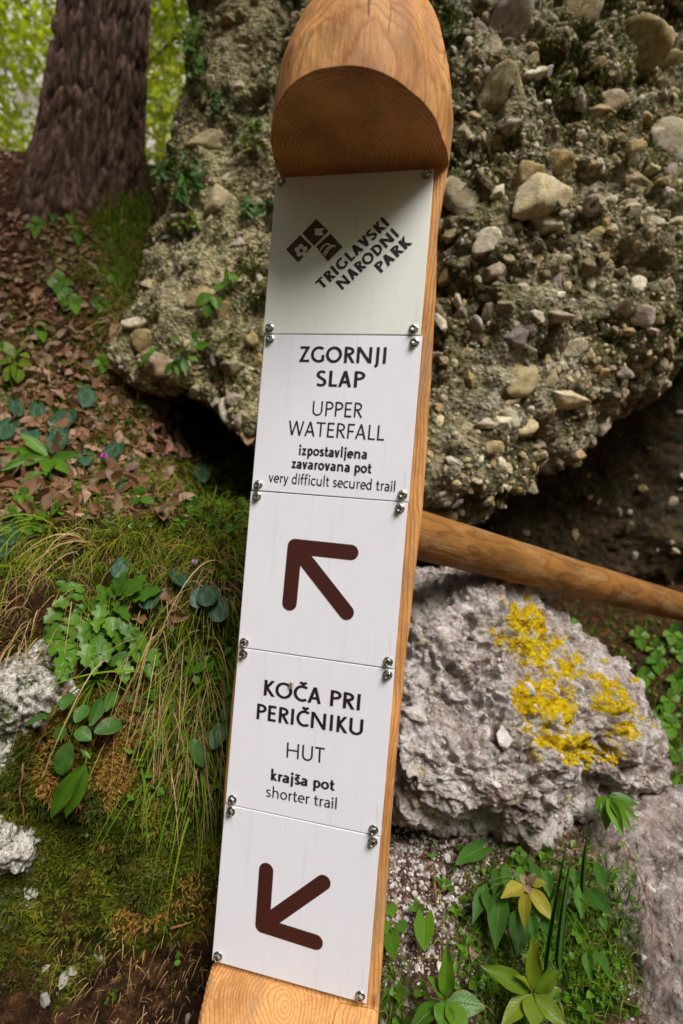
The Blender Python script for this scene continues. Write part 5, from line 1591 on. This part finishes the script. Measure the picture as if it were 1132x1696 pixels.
# right of the post
ZE = z(2.128, 600, 1320)
W3 = ('ground', 'low', 'boulder')
plant('rosette_plant', 'green rosette with six broad pointed leaves at the bottom, nearest the post', 'plant', (737, 1668), star((737, 1654), [(741, 1566), (672, 1700), (803, 1665), (713, 1612, 20), (733, 1712), (776, 1706)], 30), 'leaf_fresh', 'lance', ('ground',), 0.05)
plant('rosette_plant', 'olive green rosette with eight leaves at the bottom, right of the other rosette', 'plant', (884, 1660), star((882, 1642), [(884, 1553), (809, 1600), (931, 1602), (833, 1690), (884, 1708), (942, 1700), (856, 1612, 16), (926, 1634, 20)], 29), 'leaf_yellow', 'lance', ('ground',), 0.05)
plant('withered_plant', 'withered plant with yellow speckled leaves and a dry crumpled top', 'plant', (876, 1500), [(871, 1470, 868, 1534, 21), (876, 1468, 918, 1522, 22), (868, 1466, 833, 1482, 20), (878, 1462, 902, 1458, 18), (872, 1462, 862, 1446, 14, 'oval', 'leaf_dry'), (874, 1464, 886, 1446, 12, 'oval', 'leaf_dry'), (870, 1464, 878, 1478, 14, 'oval', 'leaf_dry')], 'leaf_wither', 'lance', W3, 0.062)
plant('drooping_plant', 'dense clump of drooping dark green pointed leaves under the grey boulder', 'plant', (900, 1470), pts(ZE, 2.128, [(440, 300, 396, 412, 48), (490, 325, 468, 515, 68), (545, 395, 552, 530, 62), (590, 410, 608, 512, 54), (505, 235, 510, 318, 36), (478, 250, 462, 345, 36), (648, 255, 658, 350, 46), (768, 305, 772, 415, 46), (800, 320, 872, 402, 52), (825, 225, 856, 315, 46), (615, 320, 625, 430, 52), (790, 545, 804, 645, 40), (820, 535, 870, 605, 46), (590, 235, 634, 282, 36), (540, 435, 540, 550, 40), (750, 250, 752, 320, 30), (560, 240, 548, 300, 30), (690, 330, 676, 420, 40), (710, 290, 728, 380, 40), (430, 330, 446, 410, 36), (640, 410, 650, 480, 40), (840, 410, 862, 470, 30)]), 'leaf_deep', 'lance', W3, 0.045)
plant('strap_leaf_plant', 'two long blue green strap leaves standing among the drooping leaves', 'plant', ZE(690, 600), pts(ZE, 2.128, [(652, 600, 722, 140, 15), (704, 600, 737, 155, 13), (785, 330, 794, 118, 10)]), 'leaf_deep', 'strap', W3, 0.075, stalks=False)
plant('heart_leaf_plant', 'small plant with heart shaped leaves against the post edge', 'plant', (650, 1575), [(648, 1545, 652, 1580, 26), (662, 1527, 670, 1542, 20), (644, 1498, 650, 1516, 24), (634, 1526, 640, 1544, 20)], 'leaf_fresh', 'heart', ('ground',), 0.03)
plant('heart_leaf_plant', 'single heart shaped leaf on the gravel between the post and the drooping clump', 'plant', (703, 1575), [(704, 1520, 702, 1570, 31)], 'leaf_fresh', 'heart', ('ground',), 0.03)
plant('heart_leaf_plant', 'single dark rounded leaf just under the grey boulder', 'plant', (790, 1420), [(800, 1402, 758, 1424, 34)], 'leaf_deep', 'heart', W3, 0.03)
plant('boulder_foot_plant', 'glossy green leaves between the grey boulder and the low rock', 'plant', (1008, 1335), star((1005, 1316), [(1032, 1382), (1004, 1368), (1062, 1360), (1046, 1372), (1030, 1334), (1064, 1328), (985, 1345)], 19), 'leaf_fresh', 'lance', W3, 0.04)
SL = [(1115, 1048), (1087, 1073), (1127, 1078), (1089, 1095), (1122, 1126), (1110, 1157), (1096, 1184), (1112, 1200), (940, 1030), (948, 1055), (1060, 1052), (1070, 1118), (1118, 1240), (1110, 1290)]
for i, (x, y) in enumerate(SL):
    trefoil('green seedling in the shade right of the grey boulder, ' + nth(SL, i), x, y, 17, 'leaf_fresh', 'oval', 'seedlings in the shade behind the grey boulder', lift=0.04, n=4)
SL = [(742, 1345 + 120, 7), (730, 1455, 6), (905, 1410, 9), (860, 1415, 9), (690, 1500, 8), (756, 1505, 7), (795, 1500, 8), (960, 1545, 9), (975, 1590, 9), (940, 1580, 8), (985, 1640, 9), (970, 1670, 9), (700, 1640, 9), (660, 1640, 10), (790, 1625, 9), (665, 1690, 10), (840, 1575, 8), (1000, 1655, 8)]
for i, (x, y, r_) in enumerate(SL):
    trefoil('tiny green seedling on the gravel right of the post, ' + nth(SL, i), x, y, r_ * 1.5, 'leaf_fresh', 'oval', 'tiny seedlings on the gravel', lift=0.012, n=3 + i % 2)
Z1 = z(2.979, 0, 1280)
SL = [(945, 80, 22), (900, 155, 22), (740, 288, 18), (430, 290, 14), (140, 712, 12), (570, 1085, 18), (530, 1110, 14), (880, 910, 24)]
for i, (x, y, r_) in enumerate(SL):
    q = Z1(x, y)
    trefoil('tiny round seedling on the moss face of the bank, ' + nth(SL, i), q[0], q[1], r_ / 2.979 * 1.5, 'leaf_fresh', 'oval', 'tiny seedlings on the moss face', lift=0.015, n=2)

CV = [sample((0, 640, 430, 900), 420, 751, ('ground',), lambda x, y: 0.2 + bump2(x, y, 380, 820, 140, 90) + bump2(x, y, 30, 800, 120, 120)),
      sample((700, 1400, 1060, 1700), 620, 752, ('ground', 'low'), lambda x, y: bump2(x, y, 910, 1570, 180, 190) + 0.05),
      sample((920, 1020, 1140, 1330), 420, 753), sample((150, 320, 260, 620), 200, 754), sample((0, 440, 200, 660), 140, 755), sample((200, 960, 420, 1340), 220, 756)]
CP = np.concatenate([q[0] + nrm(q[1]) * 0.012 for q in CV])
tag(obj('ground_cover', leaf_cloud('ground_cover', CP, 0.017, 757, 1.4), M['leaf_fresh']), 'carpet of tiny green leaves between the grass blades', 'ground cover', kind='stuff')

# grass tufts that hang over the edge, each a thing of its own
def tuft(label, root, n, L, spread, tints, seed, W=(0.0016, 0.0030), aim=(0, -0.6, 0.4), droop=(0.8, 1.4), mat='grass'):
    h = hit(*root)
    r_ = np.random.default_rng(seed)
    p = h[0]
    B = p + r_.normal(size=(n, 3)) * spread
    D0 = np.array(aim) + r_.normal(size=(n, 3)) * 0.3
    e = tag(empty('grass_tuft', p), label, 'grass', 'arching grass tufts on the bank')
    blades('blades', B, D0, r_.uniform(*L, n), r_.uniform(*W, n), r_.uniform(*droop, n), r_.uniform(*tints, n), M[mat], seed, 8, e, tuple(p))
tuft('arching green grass tuft hanging at the left edge of the bank', (70, 885), 42, (0.12, 0.22), 0.012, (0.2, 0.7), 701, aim=(-0.45, -0.5, 0.35))
tuft('second green grass tuft at the left edge, under the mottled leaf', (20, 940), 30, (0.10, 0.18), 0.012, (0.1, 0.6), 702, aim=(-0.3, -0.6, 0.3))
tuft('long green blades sweeping left across the dark oval leaves', (262, 1120), 9, (0.14, 0.26), 0.012, (0.1, 0.45), 703, (0.002, 0.0034), (-0.9, -0.4, 0.05), (0.25, 0.6))
tuft('green blades hanging down the bank close to the post', (345, 1130), 14, (0.07, 0.15), 0.035, (0.15, 0.6), 704, aim=(-0.1, -0.6, -0.1), droop=(0.6, 1.1))
tuft('straw tuft bending over the middle of the bank edge', (140, 900), 12, (0.10, 0.18), 0.012, (0.4, 1.0), 705, aim=(-0.5, -0.5, 0.3), mat='straw')
tuft('tall blades rising above the toothed plant', (160, 985), 8, (0.10, 0.17), 0.008, (0.15, 0.5), 706, (0.002, 0.0038), (0.45, -0.3, 0.75), (0.05, 0.4))
tuft('blades hanging in front of the lower moss near the post', (270, 1290), 12, (0.04, 0.09), 0.03, (0.15, 0.5), 707, aim=(0, -0.5, -0.3), droop=(0.6, 1.0))
tuft('straw hanging from the bank halfway down beside the post', (290, 1060), 22, (0.08, 0.16), 0.045, (0.2, 1.0), 708, (0.001, 0.002), (0, -0.6, 0.0), (0.7, 1.2), 'straw')

# ------------------------------------------------------------------ fallen leaves, twigs, loose stones
P, Nn, r = sample((-10, 335, 290, 870), 300, 801, ('ground',), lambda x, y: 0.9 if y < 780 else 0.45)
LIT = [leaf_mesh('dead_leaf', W_['oval'], 'leaf_litter', 0.5, 0.35, 0.06), leaf_mesh('dead_leaf', W_['lance'], 'leaf_litter', 0.7, -0.4, 0.08), leaf_mesh('dead_leaf', W_['oval'], 'leaf_litter', -0.4, 0.5, 0.05), leaf_mesh('dead_leaf', W_['round'], 'leaf_litter', 0.3, -0.3, 0.08)]
def dead_leaf(p, n, L, me, label, group):
    o = bpy.data.objects.new('fallen_leaf', me)
    COL.objects.link(o)
    R = frame_of(nrm(n + rng.normal(size=3) * 0.35), rng.uniform(0, 6.28)) @ np.diag([L * 0.6, L, L * 0.8])
    Mx = np.eye(4)
    Mx[:3, :3] = R
    Mx[:3, 3] = p + nrm(n) * 0.006
    o.matrix_world = Matrix(Mx.tolist())
    tag(o, label, 'leaf', group)
for i in range(len(P)):
    dead_leaf(P[i], Nn[i], r.uniform(0.016, 0.052), LIT[r.integers(4)], 'dry brown beech leaf lying on the litter slope below the thick trunk', 'fallen leaves on the slope')
PL_, NL_, r = sample((-60, 230, 300, 860), 2900, 802, ('ground',), None, 4.0)
Px_, Nx_, _r = sample((-600, 230, -40, 830), 2200, 803, ('ground',), None, 4.0)
PL_, NL_ = np.concatenate([PL_, Px_]), np.concatenate([NL_, Nx_])
J = Join()
base_leaf = np.empty(len(LIT[0].vertices) * 3)
LITV, LITF = [], []
for m_ in LIT:
    v = np.empty(len(m_.vertices) * 3)
    m_.vertices.foreach_get('co', v)
    LITV.append(v.reshape(-1, 3))
sub = np.array([i * 5 + c for i in (0, 4, 8, 12) for c in (0, 2, 4)])
for i in range(len(PL_)):
    L = r.uniform(0.018, 0.05)
    V = (LITV[i % 4][sub] * np.array([L * 0.6, L, L * 0.8])) @ frame_of(nrm(NL_[i] + r.normal(size=3) * 0.4), r.uniform(0, 6.28)).T + PL_[i] + NL_[i] * 0.003
    J.add(V, grid_faces(4, 3), r.random())
lm = J.mesh('leaf_litter')
uv_attr(lm, np.tile(np.array([(0.5 + 0.5 * c, i / 3) for i in range(4) for c in (-1, 0, 1)]), (len(PL_), 1)))
tag(obj('leaf_litter', lm, M['leaf_litter']), 'carpet of dry brown leaf litter covering the slope', 'leaf litter', kind='stuff')
SL = [(772, 1555), (786, 1562), (798, 1572), (780, 1578), (792, 1548), (776, 1568)]
for i, (x, y) in enumerate(SL):
    h = hit(x, y)
    if h: dead_leaf(h[0], nrm(CAM - h[0]), 0.03, lmesh('lance', 'leaf_dry', 1), 'curled pale dead leaf on gravel above the rosettes, ' + nth(SL, i), 'curled dead leaves by the rosettes')
SL = [(272, 972), (287, 1008), (238, 1032), (280, 1015), (360, 1058), (155, 985)]
for i, (x, y) in enumerate(SL):
    h = hit(x, y)
    if h: dead_leaf(h[0] + nrm(CAM - h[0]) * 0.01, nrm(CAM - h[0]), 0.032, LIT[0], 'rusty dead leaf caught in the bank by the toothed plant, ' + nth(SL, i), 'dead leaves caught in the bank')

def twig(label, pl, rad, which=('ground',), out=0.012):
    C = []
    for (x, y) in pl:
        h = hit(x, y, which)
        C.append(at(x, y, h[0][1] - out * (1.2 if 0 < len(C) < len(pl) - 1 else 0.4)))
    C = np.array(C)
    t = np.linspace(0, len(C) - 1, 5 * len(C))
    Q = np.stack([np.interp(t, np.arange(len(C)), C[:, k]) for k in range(3)], 1)
    Q = Q + 0.0015 * np.stack([vnoise(Q * 60, s) for s in (1, 2, 3)], 1)
    V, Fc = tube(Q - C[0], np.linspace(rad, rad * 0.5, len(Q)), 7)
    J = Join(); J.add(V, Fc)
    o = obj('twig', J.mesh('twig'), M['twig'], None, C[0])
    tag(o, label, 'twig', 'twigs on the bank')
for (lab, p_) in [('long thin twig lying across the upper litter slope', [(20, 470), (60, 452), (100, 446)]), ('forked grey twig end on the litter under the yellowish plant', [(60, 640), (95, 655), (130, 648)]), ('dark twig pointing down the litter above the round leaf', [(150, 540), (160, 585), (168, 630)]),
                  ('short twig on the litter close to the boulder foot', [(188, 600), (205, 640), (210, 670)]), ('thin twig among litter right of the pink flower', [(210, 735), (240, 742), (268, 752)]), ('stick lying below the thick trunk on the litter', [(30, 400), (75, 412), (120, 405)])]:
    twig(lab, p_, 0.0032)
twig('long bent brown twig hanging below the toothed plant', [(135, 1062), (124, 1112), (107, 1150), (89, 1183), (66, 1228), (45, 1272)], 0.0022)
twig('thin reddish twig hanging over the moss at the left edge', [(40, 1262), (36, 1290), (35, 1320), (40, 1352), (43, 1388)], 0.0017)
twig('short twig lying beside the round marbled leaves', [(256, 982), (280, 996), (300, 1008), (315, 1023)], 0.0015)
twig('twig on the litter under the left of the boulder', [(196, 688), (225, 694), (252, 697), (280, 702)], 0.0035)
twig('slanting twig among the brown litter above the star plant', [(120, 590), (150, 620), (185, 660)], 0.0035)
twig('pale twig on the lower moss close to the post', [(283, 1535), (300, 1530), (318, 1524)], 0.0018)
twig('thin dead stem curving over the low rock', [(1034, 1392), (1068, 1470), (1082, 1520), (1078, 1580), (1060, 1620)], 0.0012, ('ground', 'low'))
twig('short brown root in the gravel under the grey boulder', [(718, 1450), (721, 1475), (724, 1496)], 0.004)

def loose(label, lst, group, flat=1.0, mes=None, order=False):
    for i, (x, y, r_) in enumerate(lst):
        h = hit(x, y)
        if h is None: continue
        s = r_ * h[0][1] / F * rng.uniform(0.8, 1.2, 3)
        s[2] *= flat
        o = bpy.data.objects.new('loose_stone', random.choice(mes or WHITE_ME))
        COL.objects.link(o)
        Mx = np.eye(4)
        Mx[:3, :3] = frame_of(nrm(h[1] + rng.normal(size=3) * 0.3), rng.uniform(0, 6.28)) @ np.diag(s)
        Mx[:3, 3] = h[0] + nrm(h[1]) * s[2] * 0.3
        o.matrix_world = Matrix(Mx.tolist())
        tag(o, label + (', ' + nth(lst, i) if order else ''), 'stone', group)
big = [(ZE(x, y) + (r_ / 2.128 * 0.6,)) for (x, y, r_) in [(295, 212, 30), (205, 245, 20), (225, 160, 16), (175, 270, 12), (235, 280, 14), (285, 325, 20), (330, 365, 22), (270, 590, 26), (290, 525, 12), (335, 540, 18), (250, 525, 12), (345, 295, 16), (265, 90, 18), (400, 300, 14), (185, 75, 20), (245, 130, 14), (150, 185, 16), (130, 225, 14), (275, 175, 14), (320, 160, 24), (190, 150, 12), (260, 240, 16), (285, 260, 18), (150, 262, 12), (125, 325, 12), (265, 410, 12), (240, 440, 10), (330, 330, 14), (148, 535, 14), (300, 490, 10), (404, 676, 12), (240, 545, 10), (275, 632, 10)]]
loose('chalk white stone lying on the brown gravel right of the post', big, 'white stones on the gravel')
rs = np.random.default_rng(811)
sm = []
while len(sm) < 130:
    x, y = rs.uniform(640, 830), rs.uniform(1345, 1640)
    if rs.random() < bump2(x, y, 700, 1430, 110, 120) + 0.12:
        sm.append((x, y, rs.uniform(2.0, 5.0)))
loose('small pale pebble in the gravel right of the post', sm, 'small pebbles on the gravel')
P, Nn, r = sample((620, 1340, 1050, 1710), 1500, 812, ('ground',), lambda x, y: bump2(x, y, 720, 1450, 160, 180) + 0.1)
J = Join()
for i in range(len(P)):
    s = min(0.005, 0.0014 * (1 - r.random()) ** -0.4) * r.uniform(0.8, 1.2, 3)
    SV, SF = STONES_LO[r.integers(10)]
    J.add((SV * s) @ frame_of(Nn[i], r.uniform(0, 6.28)).T + P[i], SF, r.random())
tag(obj('gravel', J.mesh('gravel'), M['white_stone']), 'fine pale gravel scattered on the earth right of the post', 'gravel', kind='stuff')
CHIP_ME = [stone_mesh('chip_stone', *(lambda V, Fc: (V * (1 + 0.35 * fbm(V * 3.1 + i_, 3, 900 + i_))[:, None], Fc))(*STONES_HI[i_]), M['crust_rock']) for i_ in range(6)]
loose('pale stone chip stuck in the dark moss at lower left', [(120, 1605, 10), (78, 1650, 11), (166, 1585, 8), (105, 1622, 9), (76, 1602, 6), (55, 1470, 11), (312, 1680, 6)], 'pale chips in the moss', 0.5, CHIP_ME, True)
